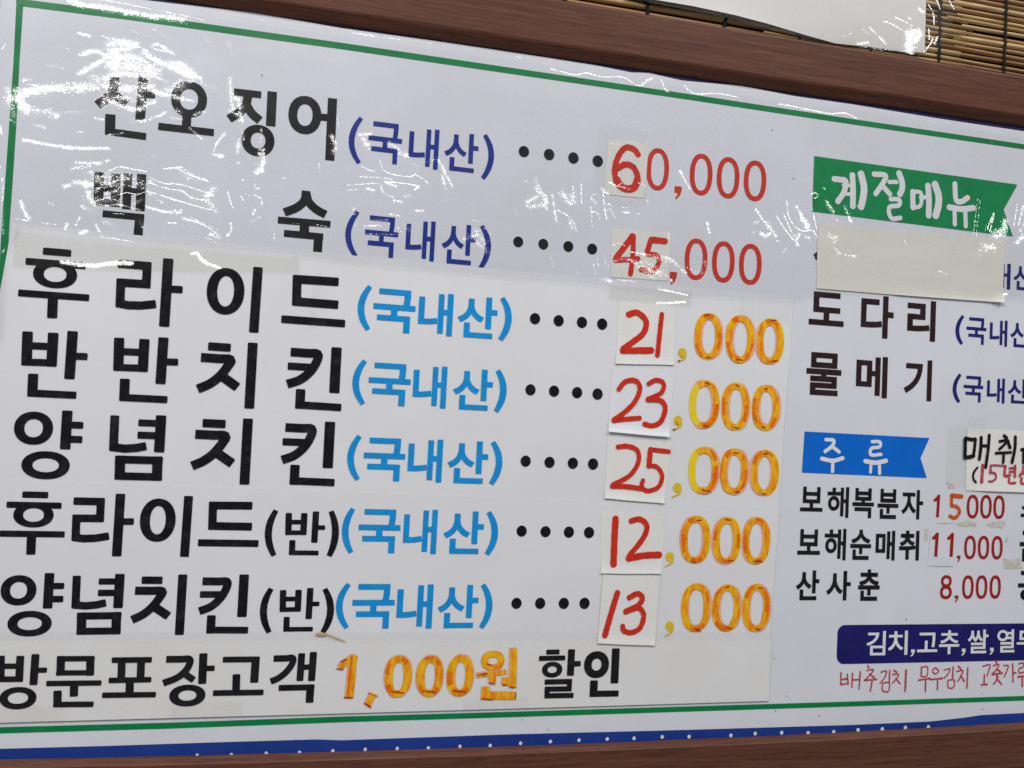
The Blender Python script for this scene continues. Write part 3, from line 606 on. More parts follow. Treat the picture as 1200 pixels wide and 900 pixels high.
poly(mb, q((415, 810), (458, 812), (456, 840), (440, 870), (425, 888), (418, 880), (432, 858), (435, 842), (414, 840)), HT)
build('price', mb, M['dark_red'], board, label='dark red printed price ,000 beside 보해순매취')
q = zx(1080, 640, 10); mb = MB()
ring(mb, (1102.8, 673.9, 1115.3, 688.2), 3.0, HT); ring(mb, (1101.6, 686, 1115.4, 702), 3.1, HT)
for b in ((1127.6, 674.2, 1141, 701.6), (1143.6, 674.2, 1157, 701.6), (1159.8, 674.2, 1172.8, 701.4)): ring(mb, b, 3.0, HT, ex=2.4)
poly(mb, q((388, 578), (433, 580), (430, 610), (415, 640), (398, 660), (390, 650), (405, 628), (408, 610), (387, 608)), HT)
build('price', mb, M['dark_red'], board, label='dark red printed price 8,000 beside 산사춘')
# second column of drinks, cut off by the edge of the picture
item('소', [(1196.5, 582, 1224, 606)], 0.028, HT, M['black'], board, 'black drink name cut off at the right edge, first row')
item('금', [(1195, 622, 1222, 658)], 0.028, HT, M['black'], board, 'black drink name cut off at the right edge, second row')
item('공', [(1193, 669, 1221, 704.5)], 0.028, HT, M['black'], board, 'black drink name cut off at the right edge, third row')
# --- adhesive residue on the banner
q = zx(1080, 570, 10)
def blot(mb, pts, h):
    out = []
    for a, b in zip(pts, pts[1:] + pts[:1]):
        a = np.array(a, float); b = np.array(b, float)
        for i in range(5): out.append(tuple(a + (b - a) * i / 5 + rng.normal(0, 0.35, 2)))
    poly(mb, out, h)
mb = MB()
for z in (((420, 425), (560, 405), (655, 430), (640, 470), (430, 470)), ((750, 445), (870, 405), (985, 405), (950, 490), (800, 475)), ((40, 500), (78, 490), (80, 630), (30, 625)), ((970, 640), (1015, 590), (1000, 665)), ((180, 425), (400, 428), (400, 438), (180, 434))):
    mb = MB(); blot(mb, q(*z), HB - 0.0001); build('adhesive_residue', mb, M['residue'], board)
mb = MB(); blot(mb, zx(1080, 640, 10)((955, 140), (1050, 165), (1160, 135), (1175, 265), (965, 265)), HB - 0.0001)
build('adhesive_residue', mb, M['residue'], board); mb = MB()
blot(mb, [(1112, 567), (1119, 568), (1118, 573), (1111, 572)], HB - 0.0001)
build('adhesive_residue', mb, M['residue'], board)
mb = MB()
for x, y in ((907.5, 772), (922.5, 815.5), (909, 833), (1024, 813.5), (1151.5, 831), (1151, 812.5), (905, 152.5), (1062, 726), (960, 838.5), (307, 88), (612, 843), (485, 746), (1110, 566), (930, 209), (642, 855)):
    mb = MB(); dots(mb, [(x, y)], random.uniform(0.4, 0.8), HB + 0.0002); build('fly_speck', mb, M['dirt'], board)

# --- indigo panel with the origin of staples, and the line written under it
mb = MB(); pts = [(991, 733), (1200, 730), (1400, 727), (1400, 770), (1200, 774), (990, 777.8)]
l0 = P(981, 755, HB)[0]; r0 = xg - 0.05; tz, bz = P(1090, 731.5, HB)[2], P(1090, 776, HB)[2]; rr = 0.0125; V = []
for cx, cz, a0 in ((r0 - rr, tz - rr, 0), (l0 + rr, tz - rr, 90), (l0 + rr, bz + rr, 180), (r0 - rr, bz + rr, 270)):
    for i in range(9): a = math.radians(a0 + i * 11.25); V.append((cx + rr * math.cos(a), -HB - 3e-5, cz + rr * math.sin(a)))
mb.add(V, [tuple(range(len(V)))]); pill = build('staples_panel', mb, M['pill'], board, label='dark indigo panel with rounded corners')
mb = MB(); hh = HB + 0.0003
word(mb, '김치고추쌀열무', [(1015.4, 739.6, 1037.8, 768), (1040.6, 739.2, 1063.6, 767.6), (1075, 741.4, 1098.6, 764.2), (1100.6, 738.6, 1124.2, 766.6), (1134, 737.8, 1158.2, 765.6), (1168.6, 737.4, 1189, 764.6), (1191.6, 739, 1216, 764)], 0.016, hh)
q = zx(960, 720, 5)
for ox, oy in ((535, 205), (833, 200), (998, 195)):
    poly(mb, q((ox + 4, oy), (ox + 25, oy + 1), (ox + 24, oy + 18), (ox + 14, oy + 36), (ox + 3, oy + 42), (ox, oy + 36), (ox + 9, oy + 28), (ox + 11, oy + 20), (ox + 3, oy + 18)), hh)
build('lettering', mb, M['white_print'], pill, label='white lettering 김치, 고추, 쌀, 열무')
mb = MB()
HW = [[(128, 340), (127, 410)], [(165, 350), (170, 408)], [(130, 380), (168, 378)], [(125, 410), (170, 405)], [(195, 345), (192, 425)], [(195, 385), (238, 380)], [(241, 335), (234, 436)],
      [(285, 298), (292, 315)], [(278, 328), (318, 324), (300, 352), (268, 384)], [(296, 348), (326, 372)], [(265, 386), (338, 380)], [(311, 386), (300, 450)],
      [(362, 338), (394, 332), (384, 370), (358, 402)], [(414, 328), (411, 392)], [(372, 402), (372, 445), (406, 450), (410, 400), (372, 402)],
      [(438, 328), (455, 338)], [(430, 352), (466, 350), (450, 380), (428, 402)], [(450, 375), (474, 405)], [(508, 325), (503, 450)], [(511, 330), (506, 440)],
      [(600, 308), (598, 362)], [(600, 310), (634, 308), (630, 362), (595, 362)], [(582, 386), (650, 374)], [(625, 384), (622, 452)],
      [(680, 312), (664, 330), (680, 348), (700, 332), (684, 312)], [(650, 382), (724, 374)], [(694, 380), (693, 440)],
      [(732, 326), (766, 318), (756, 348), (734, 372)], [(786, 308), (782, 372)], [(754, 386), (757, 428), (788, 426), (790, 384), (754, 386)],
      [(815, 303), (830, 318)], [(806, 334), (842, 328), (832, 360), (813, 392)], [(830, 355), (850, 392)], [(871, 313), (866, 432)],
      [(960, 304), (1000, 295), (994, 330), (984, 362)], [(968, 352), (967, 410)], [(950, 412), (986, 410)],
      [(1035, 270), (1041, 288)], [(1020, 300), (1054, 294), (1038, 325), (1014, 346)], [(1040, 318), (1062, 336)], [(1014, 352), (1074, 344)], [(1042, 350), (1042, 366)], [(1048, 364), (1036, 390), (1022, 408)], [(1044, 378), (1070, 410)],
      [(1080, 300), (1108, 300), (1100, 330), (1085, 365)], [(1134, 290), (1136, 396)], [(1136, 344), (1153, 342)],
      [(1170, 290), (1198, 284), (1194, 308), (1172, 318), (1174, 342), (1206, 336)], [(1165, 366), (1214, 360)], [(1190, 365), (1190, 422)], [(1206, 364), (1206, 418)]]
for a, b, lab in ((0, 20, '배추김치'), (20, 34, '무우김치'), (34, 99, '고춧가루')):
    mb = MB()
    for s in HW[a:b]: stroke(mb, q(*s), 1.7 if len(s) < 4 else 1.4, HT, rnd=0.25)
    build('handwriting', mb, M['pen_red'], board, label='thin red pen word ' + lab)

# ------------------------------------------------------------------ pasted sheet with the chicken rows
sheet = paper('price_sheet', [(14, 262), (930, 348), (911.5, 612), (-42, 574)], HS - 0.0004, M['sheet'], nx=40, ny=20, wave=0.00006)
thing(sheet, 'pale sheet pasted mid board with the three chicken rows priced 21, 23 and 25 thousand', 'price sheet', 'pasted price sheets')
sheet2 = paper('price_sheet', [(-30, 560.5), (913.5, 594), (901.5, 757), (-42, 757)], HS - 0.0002, M['sheet'], nx=40, ny=20, wave=0.00006)
thing(sheet2, 'pale sheet pasted below it with the two half portion rows priced 12 and 13 thousand', 'price sheet', 'pasted price sheets')
rows = [
 ('후라이드', [(22, 291, 105.6, 373), (135.5, 301, 214, 381.5), (241.7, 310.5, 305.7, 388), (331, 323, 406, 381)], None,
  [(419.5, 334.3, 436, 387), (437.3, 339, 486.7, 389.3), (490.3, 343, 530.7, 392.7), (536, 347.5, 582.7, 395.8), (584, 348, 599.3, 399)], [(627, 373.3), (654.7, 375.7), (682, 377.7), (705.7, 379.7)]),
 ('반반치킨', [(23.3, 386.5, 102, 466), (131, 394, 208.3, 471), (230, 399.5, 300.3, 477.3), (335, 405.3, 402, 480.3)], None,
  [(413.3, 421.5, 430, 474.2), (431.7, 425.7, 481, 475), (484, 428.5, 523.3, 477.7), (530.7, 432.3, 577.3, 480.3), (578.7, 433, 593.3, 483)], [(621.7, 456.7), (649.3, 458.3), (676.3, 460), (700.3, 461.7)]),
 ('양념치킨', [(15, 480, 96, 561.5), (126.7, 485.3, 193, 562.7), (223.3, 489, 294.7, 567), (329, 493, 394, 569)], None,
  [(407.3, 509.8, 423.7, 562.7), (426, 513.3, 474.7, 563.3), (478, 514.5, 518.3, 564.7), (524.3, 516.7, 571.7, 566.3), (573, 517, 588.3, 568)], [(616, 540.3), (644, 541.7), (671.3, 542.7), (695, 543.7)]),
 ('후라이드', [(0.5, 576, 76.7, 650), (84, 578, 156.7, 651.7), (163.5, 580.5, 224, 652.3), (233.3, 587.5, 304.3, 640.5)], [(310.7, 597, 326, 652), (333.3, 599, 380.7, 650.5), (383, 598, 396.7, 652.5)],
  [(401, 595, 416, 648.3), (420, 596.7, 469, 648), (472.7, 597, 512, 649), (519.3, 599, 566.7, 649), (568, 599, 583.3, 650.7)], [(611.3, 622.3), (639.3, 623), (666.7, 623.5), (690.3, 624)]),
 ('양념치킨', [(-0.5, 671.3, 73.7, 745.7), (82.7, 672.3, 144.3, 743.7), (153.3, 673, 217.7, 744.3), (232.3, 673, 292.7, 742.7)], [(305, 688.7, 320.3, 742), (326.7, 689, 374, 740), (375.7, 689, 391, 742)],
  [(394, 683.3, 411, 736.7), (412.7, 684.3, 462.3, 736.7), (465, 684.7, 507, 736.7), (512.7, 685.3, 560.3, 736), (561.3, 684, 576.7, 736.7)], [(605.3, 707), (633, 707), (660.7, 707), (685, 707)])]
for ri, (nm, bx, half, ob, dp) in enumerate(rows):
    sh_ = sheet if ri < 3 else sheet2
    def extra(mb, half=half):
        if half:
            paren(mb, half[0], '(', 7.5, HSP); gothic(mb, '반', half[1:2], HSP); paren(mb, half[2], ')', 7.5, HSP)
    full = nm + ('(반)' if half else '')
    item(nm, bx, 0.027, HSP, M['black2'], sh_, 'thick black dish name ' + full, extra=extra)
    origin(ob, HSP, M['sky_ink'], sh_, 0.024, 7, 'light blue note (국내산) beside ' + full)
    leader(dp, 6, HSP, sh_)
# prices ,000 gone over in orange marker
def zero(mb, box, half=False, seed=0):
    x0, y0, x1, y1 = box; r_ = random.Random(seed); th = 8.2
    ring(mb, (x0 - r_.uniform(-0.3, 1.1), y0 - 0.6, x1 + r_.uniform(-0.3, 0.9), y1 + 0.6), th, HSP, 0, thy=7, ex=2.3)
    dx = r_.choice((-1.8, 1.9)); a0, a1 = (0, 2 * math.pi) if not half else (math.radians(-112), math.radians(122))
    ring(mb, (x0 + dx, y0 + r_.uniform(-1, 0.6), x1 + dx, y1 + r_.uniform(-0.6, 1)), th - 0.4, HSP, 1, a0=a0, a1=a1, wob=0.012, thy=6.6, ex=2.3)
    ring(mb, (x0 + r_.uniform(-0.4, 0.3), y0 + 0.3, x1 + r_.uniform(-0.3, 0.4), y1), th - 0.2, HSP + 0.00025, 2, a0=a0, a1=a1, wob=0.014, thy=6.6, ex=2.3)
    # places where the marker was drawn twice
    for i in range(3):
        s = r_.uniform(0, 6.28) if not half else r_.uniform(-1.7, 1.2)
        ring(mb, (x0 + 0.7, y0 + 0.9, x1 - 0.7, y1 - 0.8), r_.uniform(2.4, 5), HSP + 0.0005, 3, n=12, a0=s, a1=s + r_.uniform(0.4, 1.0), wob=0.02, ex=2.3)
    cx = (x0 + x1) / 2
    for i in range(2):
        xx = cx + r_.uniform(-5, 4); yy = (y1 - r_.uniform(2, 5)) if i == 0 or r_.random() < 0.4 else y0 + r_.uniform(2, 5)
        stroke(mb, [(xx, yy), (xx + r_.uniform(4, 7), yy + r_.uniform(-1, 2.4))], 1.5, HSP + 0.0009, 4, rnd=0.3, taper=[0.6, 1, 0.5])
def comma(mb, c, tail, r, mi, h=HSP):
    dots(mb, [c], r, h, mi); stroke(mb, [(c[0] + r - 1.4, c[1]), (c[0] + r * 0.5, c[1] + 6.5), tail], 3, h, mi, rnd=0, taper=[1, 0.9, 0.45])
PR = [('21', (690, 260), [(618, 535, 780, 805), (803, 548, 970, 825), (985, 567, 1142, 832)], (), ((548, 766), (524, 820))),
      ('23', (690, 430), [(590, 78, 765, 358), (778, 93, 938, 370), (957, 107, 1117, 372)], (0,), ((522, 314), (495, 372))),
      ('25', (690, 430), [(585, 468, 760, 742), (768, 478, 932, 745), (948, 487, 1112, 752)], (0,), ((518, 706), (488, 763))),
      ('12', (690, 590), [(540, 73, 710, 350), (727, 80, 888, 355), (903, 80, 1062, 355)], (), ((474, 313), (447, 371))),
      ('13', (690, 590), [(540, 468, 712, 750), (725, 475, 890, 748), (900, 472, 1060, 750)], (), ((474, 718), (447, 780)))]
for i, (dg_, (ox, oy), zs, halves, cm) in enumerate(PR):
    mb = MB(); q = zx(ox, oy, 5)
    for j, z in enumerate(zs):
        a, b = q((z[0], z[1]), (z[2], z[3])); zero(mb, (*a, *b), j in halves, seed=i * 7 + j + 3)
    c, tl = q(*cm); comma(mb, c, tl, 5, 5)
    if i < 2: stroke(mb, [(c[0] - 2, c[1] + 1), (c[0], c[1] + 4)], 2.4, HSP + 0.0003, 2); stroke(mb, [(tl[0], tl[1] - 1), (tl[0] + 2, tl[1] - 1.6)], 1.6, HSP + 0.0003, 4)
    build('price', mb, [M['yellow'], M['pink'], M['orange'], M['orange_deep'], M['dash'], M['mustard']], sheet if i < 3 else sheet2, label='yellow zeros gone over in orange marker, after the %s' % dg_)

# ------------------------------------------------------------------ discount strip
strip = paper('discount_strip', [(-40, 752), (904, 750.5), (901, 821.5), (-46, 848.5)], HS + 0.0003, M['strip'], nx=40, ny=6, wave=0.00006)
thing(strip, 'long off-white paper strip along the bottom with 1,000 in orange marker between black words', 'paper strip')
HD = HS + 0.0009
item('방문포장고객', [(-6, 766.7, 54, 831), (54.3, 768.3, 119, 829), (121, 770, 184, 817.7), (190, 765.7, 250.7, 827.7), (250.7, 769.3, 310, 815.3), (316, 764.3, 369.8, 824)], 0.03, HD, M['black'], strip, 'black words 방문포장고객')
item('할인', [(630.7, 761, 680, 818.3), (684, 760, 726, 816.7)], 0.026, HD, M['black'], strip, 'black word 할인')
mb = MB(); q = zx(380, 720, 5)
def orz(pts, w_, **kw):
    stroke(mb, [(x - 1.2, y - 0.8) for x, y in q(*pts)], w_ / 5 + 0.6, HD, 1, cap=kw.get('cap', False), smooth=kw.get('smooth', False), rnd=0.05)
    stroke(mb, q(*pts), w_ / 5, HD + 0.0002, 2, cap=kw.get('cap', False), smooth=kw.get('smooth', False), rnd=0.05)
orz([(172, 240), (148, 486)], 46); orz([(182, 244), (128, 280), (90, 312)], 34)
stroke(mb, q((160, 250), (138, 480)), 2.6, HD + 0.0005, 3); stroke(mb, q((70, 318), (112, 322)), 1.8, HD + 0.0006, 4, taper=[.5, 1, .6]); stroke(mb, q((92, 278), (135, 262)), 1.8, HD + 0.0006, 4, taper=[.5, 1, .6]); stroke(mb, q((118, 487), (165, 488)), 1.6, HD + 0.0006, 4)
orz([(285, 468), (255, 530)], 40); stroke(mb, q((235, 520), (272, 544)), 1.8, HD + 0.0006, 4); stroke(mb, q((262, 460), (310, 478)), 1.8, HD + 0.0006, 3)
def zero2(z, sd):
    a, b = q((z[0], z[1]), (z[2], z[3])); x0, y0, x1, y1 = *a, *b; r_ = random.Random(sd)
    ring(mb, (x0, y0 - .3, x1, y1 + .5), 9.6, HD, 0, thy=8)
    ring(mb, (x0 + r_.choice((-1, 1.4)), y0 - 1, x1 + 1, y1), 9.2, HD, 1, thy=8, wob=.015)
    ring(mb, (x0, y0, x1, y1), 9.6, HD + 0.00025, 2, thy=8, wob=.015)
    for i in range(3):
        s = r_.uniform(0, 6.28); ring(mb, (x0 + .8, y0 + 1, x1 - .8, y1 - 1), r_.uniform(3, 6), HD + 0.0005, 3, n=12, a0=s, a1=s + r_.uniform(.4, .9), wob=.02)
    stroke(mb, [((x0 + x1) / 2 - 9, y1 - 7), ((x0 + x1) / 2 + 7, y1 - 5)], 1.8, HD + 0.0009, 4, rnd=.3, taper=[.4, 1, .5])
zero2((353, 240, 512, 485), 1); zero2((540, 240, 697, 482), 2); zero2((716, 238, 874, 480), 5)
a, b = q((920, 214), (1056, 328)); ring(mb, (a[0] - .6, a[1] - .6, b[0], b[1]), 8, HD, 1, thy=7); ring(mb, (*a, *b), 8, HD + 0.0002, 2, thy=7, wob=.02)
orz([(893, 358), (1068, 338)], 26); orz([(985, 352), (988, 405)], 40); orz([(1110, 198), (1106, 425)], 40); orz([(1042, 392), (1090, 392)], 40)
orz([(948, 424), (948, 470)], 46); orz([(922, 477), (1124, 477)], 44)
for pts in ([(895, 356), (960, 346)], [(965, 400), (1000, 410)], [(1082, 425), (1126, 428)], [(922, 494), (990, 500)], [(1122, 456), (1120, 498)], [(955, 290), (985, 300)], [(1042, 412), (1078, 414)]):
    stroke(mb, q(*pts), 1.6, HD + 0.0007, 4, rnd=.3, taper=[.5, 1, .4])
build('price', mb, [M['yellow'], M['pink'], M['orange'], M['orange_deep'], M['dash']], strip, label='orange marker lettering 1,000원')

# ------------------------------------------------------------------ handwritten price patches
G = 'handwritten price patches'
def patch(corners, h, m_, curl, strokes, zoom, label, digits):
    o = paper('price_patch', corners, h, m_, nx=16, ny=16, curl=curl, wave=0.00012)
    thing(o, label, 'price patch', G)
    mb = MB(); q = zx(*zoom, 5); hmax = h + 0.0007
    tlp, trp, brp, blp = [np.array(c, float) for c in corners]
    def surf(x, y, hh):
        p = P(x, y, hh)
        if curl:
            v = np.clip((y - (tlp[1] + trp[1]) / 2) / ((brp[1] + blp[1]) / 2 - (tlp[1] + trp[1]) / 2), 0, 1)
            u = np.clip((x - (tlp[0] + blp[0]) / 2) / ((trp[0] + brp[0]) / 2 - (tlp[0] + blp[0]) / 2), 0, 1)
            p = P(x, y, hh + curl(u, v))
        return p
    for pts, w_, *sm in strokes:
        hw = hmax + (max(curl(u, v) for u in (0.2, 0.8) for v in (0.25, 0.9)) if curl else 0)
        stroke(mb, q(*pts), w_ / 5, hw, smooth=not sm, rnd=0.09)
    build('digits', mb, M['marker_red'], o, label='red marker digits ' + digits)
    return o
HP = HS + 0.0001
c_bot = lambda k: (lambda u, v: k * 1.4 * max(0, v - 0.82) ** 2 * 30 + 0.0011 * max(0, abs(u - 0.5) * 2 - 0.8) * max(0, v - 0.75) * 9)
patch([(712, 164), (760, 167), (756, 232), (708, 228)], HB, M['patch_old'], None,
      [([(290, 255), (262, 222), (215, 215), (175, 262), (152, 340), (165, 420), (215, 458), (268, 450), (288, 395), (262, 330), (215, 312), (170, 335)], 32), ([(165, 400), (200, 448), (262, 448), (284, 400)], 38)], (690, 130), 'small yellowed paper square with a red hand-drawn 6, under the clear film', '6')
patch([(716, 268), (786, 273), (783, 329), (716, 325)], HB, M['patch_old'], None,
      [([(257, 82), (160, 212)], 34), ([(152, 224), (290, 216)], 30), ([(262, 82), (258, 200), (244, 305)], 28), ([(448, 112), (365, 104)], 34), ([(362, 108), (342, 180)], 30), ([(342, 188), (400, 196), (410, 240), (370, 290), (305, 278)], 26)], (690, 260), 'yellowed paper rectangle with a red hand-drawn 45, under the clear film', '45')
patch([(726, 352), (792.4, 356), (789.6, 428), (721, 426)], HP, M['patch'], c_bot(0.0008),
      [([(232, 542), (285, 532), (335, 580), (322, 648), (262, 700), (202, 742)], 33), ([(198, 754), (368, 752)], 36), ([(428, 540), (416, 650), (402, 782)], 27)], (690, 260), 'off-white paper square with a red hand-drawn 21', '21')
patch([(717, 431), (790.4, 434), (784, 512), (712.4, 506)], HP, M['patch_cool'], c_bot(0.0022),
      [([(176, 130), (215, 85), (275, 80), (300, 128), (268, 205), (205, 268), (145, 310)], 27), ([(145, 314), (200, 306), (300, 298)], 25), ([(350, 98), (395, 76), (438, 95), (425, 150), (345, 188)], 25), ([(345, 190), (420, 196), (448, 240), (425, 315), (375, 344), (326, 334)], 28)], (690, 430), 'bluish paper square with a red hand-drawn 23, its bottom edge curling', '23')
patch([(712.4, 512.4), (787.4, 520), (778, 590), (708, 583.6)], HP, M['patch'], c_bot(0.0012),
      [([(170, 468), (230, 464), (285, 490), (290, 558), (240, 635), (140, 690)], 26), ([(136, 698), (215, 700), (310, 712)], 28), ([(470, 496), (358, 482)], 24), ([(362, 482), (352, 580)], 30), ([(352, 576), (402, 588), (430, 640), (408, 702), (345, 726), (310, 700), (318, 664)], 25)], (690, 430), 'off-white paper square with a red hand-drawn 25', '25')
patch([(704, 600), (778.6, 601), (774.4, 672.4), (703.6, 671.6)], HP, M['patch'], c_bot(0.0010),
      [([(157, 88), (150, 220), (145, 358)], 37), ([(247, 102), (300, 92), (340, 130), (320, 200), (236, 308)], 30), ([(232, 322), (320, 305), (414, 300)], 36)], (690, 590), 'off-white paper square with a red hand-drawn 12', '12')
patch([(707, 673.6), (774, 676), (767, 756.4), (700, 753.6)], HD + 0.0002, M['patch'], c_bot(0.0009),
      [([(168, 522), (128, 655), (94, 775)], 33), ([(236, 552), (285, 528), (314, 552), (290, 595), (215, 632)], 30), ([(215, 636), (290, 612), (322, 655), (300, 728), (250, 756), (206, 745), (198, 718)], 29)], (690, 590), 'off-white paper square with a red hand-drawn 13, lowest of its column', '13')
o = paper('price_patch', [(1091, 621), (1119.5, 622.5), (1117, 663.8), (1087, 663)], HB, M['banner'], nx=6, ny=8)
thing(o, 'narrow white paper slip bearing a dark red printed 11', 'price patch', 'printed price slips')
mb = MB(); q = zx(1080, 570, 10); one(mb, q((185, 540), (166, 822)), HB + 0.0008, 4); one(mb, q((362, 543), (346, 824)), HB + 0.0008, 4)
build('digits', mb, M['dark_red'], o, label='dark red digits 11')

# ------------------------------------------------------------------ cover strip, drink note
def cover_curl(u, v): return 0.0012 * max(0, v - 0.8) ** 2 * 25 * (1 if 0.4 < u else 0.4) + (0.004 * max(0, u - 0.93) / 0.07 * max(0, v - 0.85) / 0.15)
o = paper('cover_strip', [(959, 262), (1178, 281), (1174.5, 355), (956.5, 338)], HB + 0.0003, M['cover'], nx=40, ny=20, curl=cover_curl, wave=0.0004)
thing(o, 'cream paper strip taped over a dish name just below the green flag', 'paper strip')
o = paper('drink_note', [(1133, 502), (1250, 507), (1250, 578), (1131.5, 575)], HB + 0.0002, M['note'], nx=20, ny=12, curl=lambda u, v: 0.0016 * max(0, v - 0.7) ** 2 * 11 * min(1, u * 4), wave=0.0002)
thing(o, 'white paper note with black brush lettering 매취 beside the blue flag', 'paper note')
HN = HB + 0.0014; q = zx(1080, 480, 10); mb = MB()
for pts, w_ in (([(512, 345), (512, 440), (508, 560)], 40), ([(515, 335), (590, 350), (632, 345)], 36), ([(632, 350), (622, 450), (608, 545)], 34), ([(510, 560), (560, 555), (612, 540)], 40),
                ([(700, 325), (695, 450), (678, 580)], 36), ([(700, 425), (785, 422)], 30), ([(795, 298), (780, 480), (752, 675)], 34),
                ([(968, 305), (1000, 332)], 34), ([(915, 372), (1005, 360), (960, 420), (912, 462)], 28), ([(1010, 365), (1038, 445)], 36), ([(870, 510), (1050, 500)], 26), ([(965, 505), (958, 620)], 30), ([(1100, 318), (1095, 450), (1062, 618)], 34),
                ([(1170, 468), (1230, 455)], 28), ([(1195, 475), (1192, 625)], 28), ([(655, 678), (612, 740), (608, 810), (638, 852)], 24)):
    stroke(mb, q(*pts), w_ / 10, HN, smooth=True, rnd=0.08)
build('lettering', mb, M['black2'], o, label='black brush lettering 매취')
mb = MB()
for pts, w_ in (([(718, 650), (705, 850)], 34), ([(812, 655), (870, 650), (975, 660)], 18), ([(812, 655), (810, 740)], 26), ([(800, 735), (860, 745), (872, 800), (830, 840), (788, 840)], 22),
                ([(985, 660), (975, 770), (1040, 768)], 26), ([(1030, 685), (1090, 682)], 20), ([(1030, 728), (1090, 722)], 20), ([(1098, 655), (1094, 785)], 28), ([(1028, 805), (1030, 860), (1100, 858)], 26),
                ([(1195, 660), (1190, 720), (1150, 775)], 26), ([(1188, 725), (1230, 770)], 24), ([(1172, 800), (1172, 865), (1240, 862)], 26)):
    stroke(mb, q(*pts), w_ / 10, HN, smooth=len(pts) != 3 or True, rnd=0.1)
build('lettering', mb, M['pen_red'], o, label='red pen lettering 15년산')

# ------------------------------------------------------------------ clear plastic with crinkles that catch the tubes
def vnoise(nu, nv, cu, cv):
    """value noise on an nv x nu grid with cells of cu x cv samples"""
    gu, gv = int(nu / cu) + 3, int(nv / cv) + 3
    g = rng.normal(0, 1, (gv, gu))
    x = np.arange(nu) / cu; y = np.arange(nv) / cv
    xi = x.astype(int); yi = y.astype(int); fx = x - xi; fy = y - yi
    fx = fx * fx * (3 - 2 * fx); fy = fy * fy * (3 - 2 * fy)
    a = g[yi][:, xi] * (1 - fx) + g[yi][:, xi + 1] * fx; b = g[yi + 1][:, xi] * (1 - fx) + g[yi + 1][:, xi + 1] * fx
    return a * (1 - fy)[:, None] + b * fy[:, None]
def film(name, outline, h, marks, step, mat_, parent=None, wave=0.0006, grain=(2.6, 1.1)):
    pw = np.array([P(x, y, h) for x, y in outline]); pg = pw[:, [0, 2]]
    x0, z0 = pg.min(0); x1, z1 = pg.max(0)
    nu, nv = int((x1 - x0) / step) + 1, int((z1 - z0) / step) + 1
    X = x0 + np.arange(nu) * step; Z = z0 + np.arange(nv) * step
    GX, GZ = np.meshgrid(X, Z)
    inside = np.zeros(GX.shape, bool)
    for (ax, az), (bx, bz) in zip(pg, np.roll(pg, -1, 0)):
        c = (az > GZ) != (bz > GZ)
        inside ^= c & (GX < (bx - ax) * (GZ - az) / (bz - az + 1e-12) + ax)
    # slope that turns each spot of the film towards the nearest tube
    best = None
    for lx, ly, lz, ln, wd_ in LAMPS:
        vx, vy, vz = CAMP[0] - GX, np.full(GX.shape, CAMP[1] + h), CAMP[2] - GZ
        n = np.sqrt(vx ** 2 + vy ** 2 + vz ** 2); vx, vy, vz = vx / n, vy / n, vz / n
        kk = ly / (-DIST)
        mx = np.clip(GX + (GX - CAMP[0]) * kk, lx - ln * 0.42, lx + ln * 0.42)
        wx, wy, wz = mx - GX, np.full(GX.shape, ly), lz - GZ
        n = np.sqrt(wx ** 2 + wy ** 2 + wz ** 2); hx, hy, hz = vx + wx / n, vy + wy / n, vz + wz / n
        sx, sz = hx / -hy, hz / -hy; mag = sx ** 2 + sz ** 2
        if best is None: best = [sx, sz, mag]
        else:
            u = mag < best[2]; best = [np.where(u, sx, best[0]), np.where(u, sz, best[1]), np.where(u, mag, best[2])]
    MASK = np.zeros(GX.shape); LINE = np.zeros(GX.shape)
    for pts, wpx, dens in marks:
        pp = spline(pts, 5) if len(pts) > 2 else [np.array(pts[0], float), np.array(pts[-1], float)]
        ww = wpx * S(pts[0][0], max(pts[0][1], 0)) / 2
        q3 = np.array([P(a[0], a[1], h) for a in pp])[:, [0, 2]]
        lo = q3.min(0) - 2.4 * ww - step; hi = q3.max(0) + 2.4 * ww + step
        i0, i1 = np.searchsorted(X, [lo[0], hi[0]]); j0, j1 = np.searchsorted(Z, [lo[1], hi[1]])
        if i1 <= i0 or j1 <= j0: continue
        gx, gz = GX[j0:j1, i0:i1], GZ[j0:j1, i0:i1]; D = np.full(gx.shape, 9.0)
        for a, b in zip(q3[:-1], q3[1:]):
            ab = b - a; tt = np.clip(((gx - a[0]) * ab[0] + (gz - a[1]) * ab[1]) / (ab @ ab + 1e-12), 0, 1)
            D = np.minimum(D, np.hypot(gx - a[0] - tt * ab[0], gz - a[1] - tt * ab[1]))
        A_ = LINE if wpx < 2.7 else MASK
        A_[j0:j1, i0:i1] = np.maximum(A_[j0:j1, i0:i1], dens * np.exp(-(D / ww) ** 2 * 0.8))
    k_ = 0.001 / step
    sp = vnoise(nu, nv, grain[0] * k_, grain[1] * k_) * 0.5 + rng.normal(0, 1, GX.shape) * 0.75 + vnoise(nu, nv, 1.7 * k_, 1.1 * k_) * 0.55 + vnoise(nu, nv, 9 * k_, 4 * k_) * 0.45
    act = 1 / (1 + np.exp(-(MASK * 3.0 - 1.5 + sp * 1.0) * 3.0))       # which flecks face the lamp
    act *= MASK > 0.08
    act = np.maximum(act, (LINE > 0.03) / (1 + np.exp(-(LINE * 2.4 - 1.1 + sp * 0.42) * 4.5)))
    base_x = vnoise(nu, nv, 60 * k_, 40 * k_) * 0.022 + vnoise(nu, nv, 16 * k_, 12 * k_) * 0.008
    base_z = vnoise(nu, nv, 70 * k_, 30 * k_) * 0.022 + vnoise(nu, nv, 18 * k_, 9 * k_) * 0.008
    jit = vnoise(nu, nv, 1.6 * k_, 1.2 * k_) * 0.012
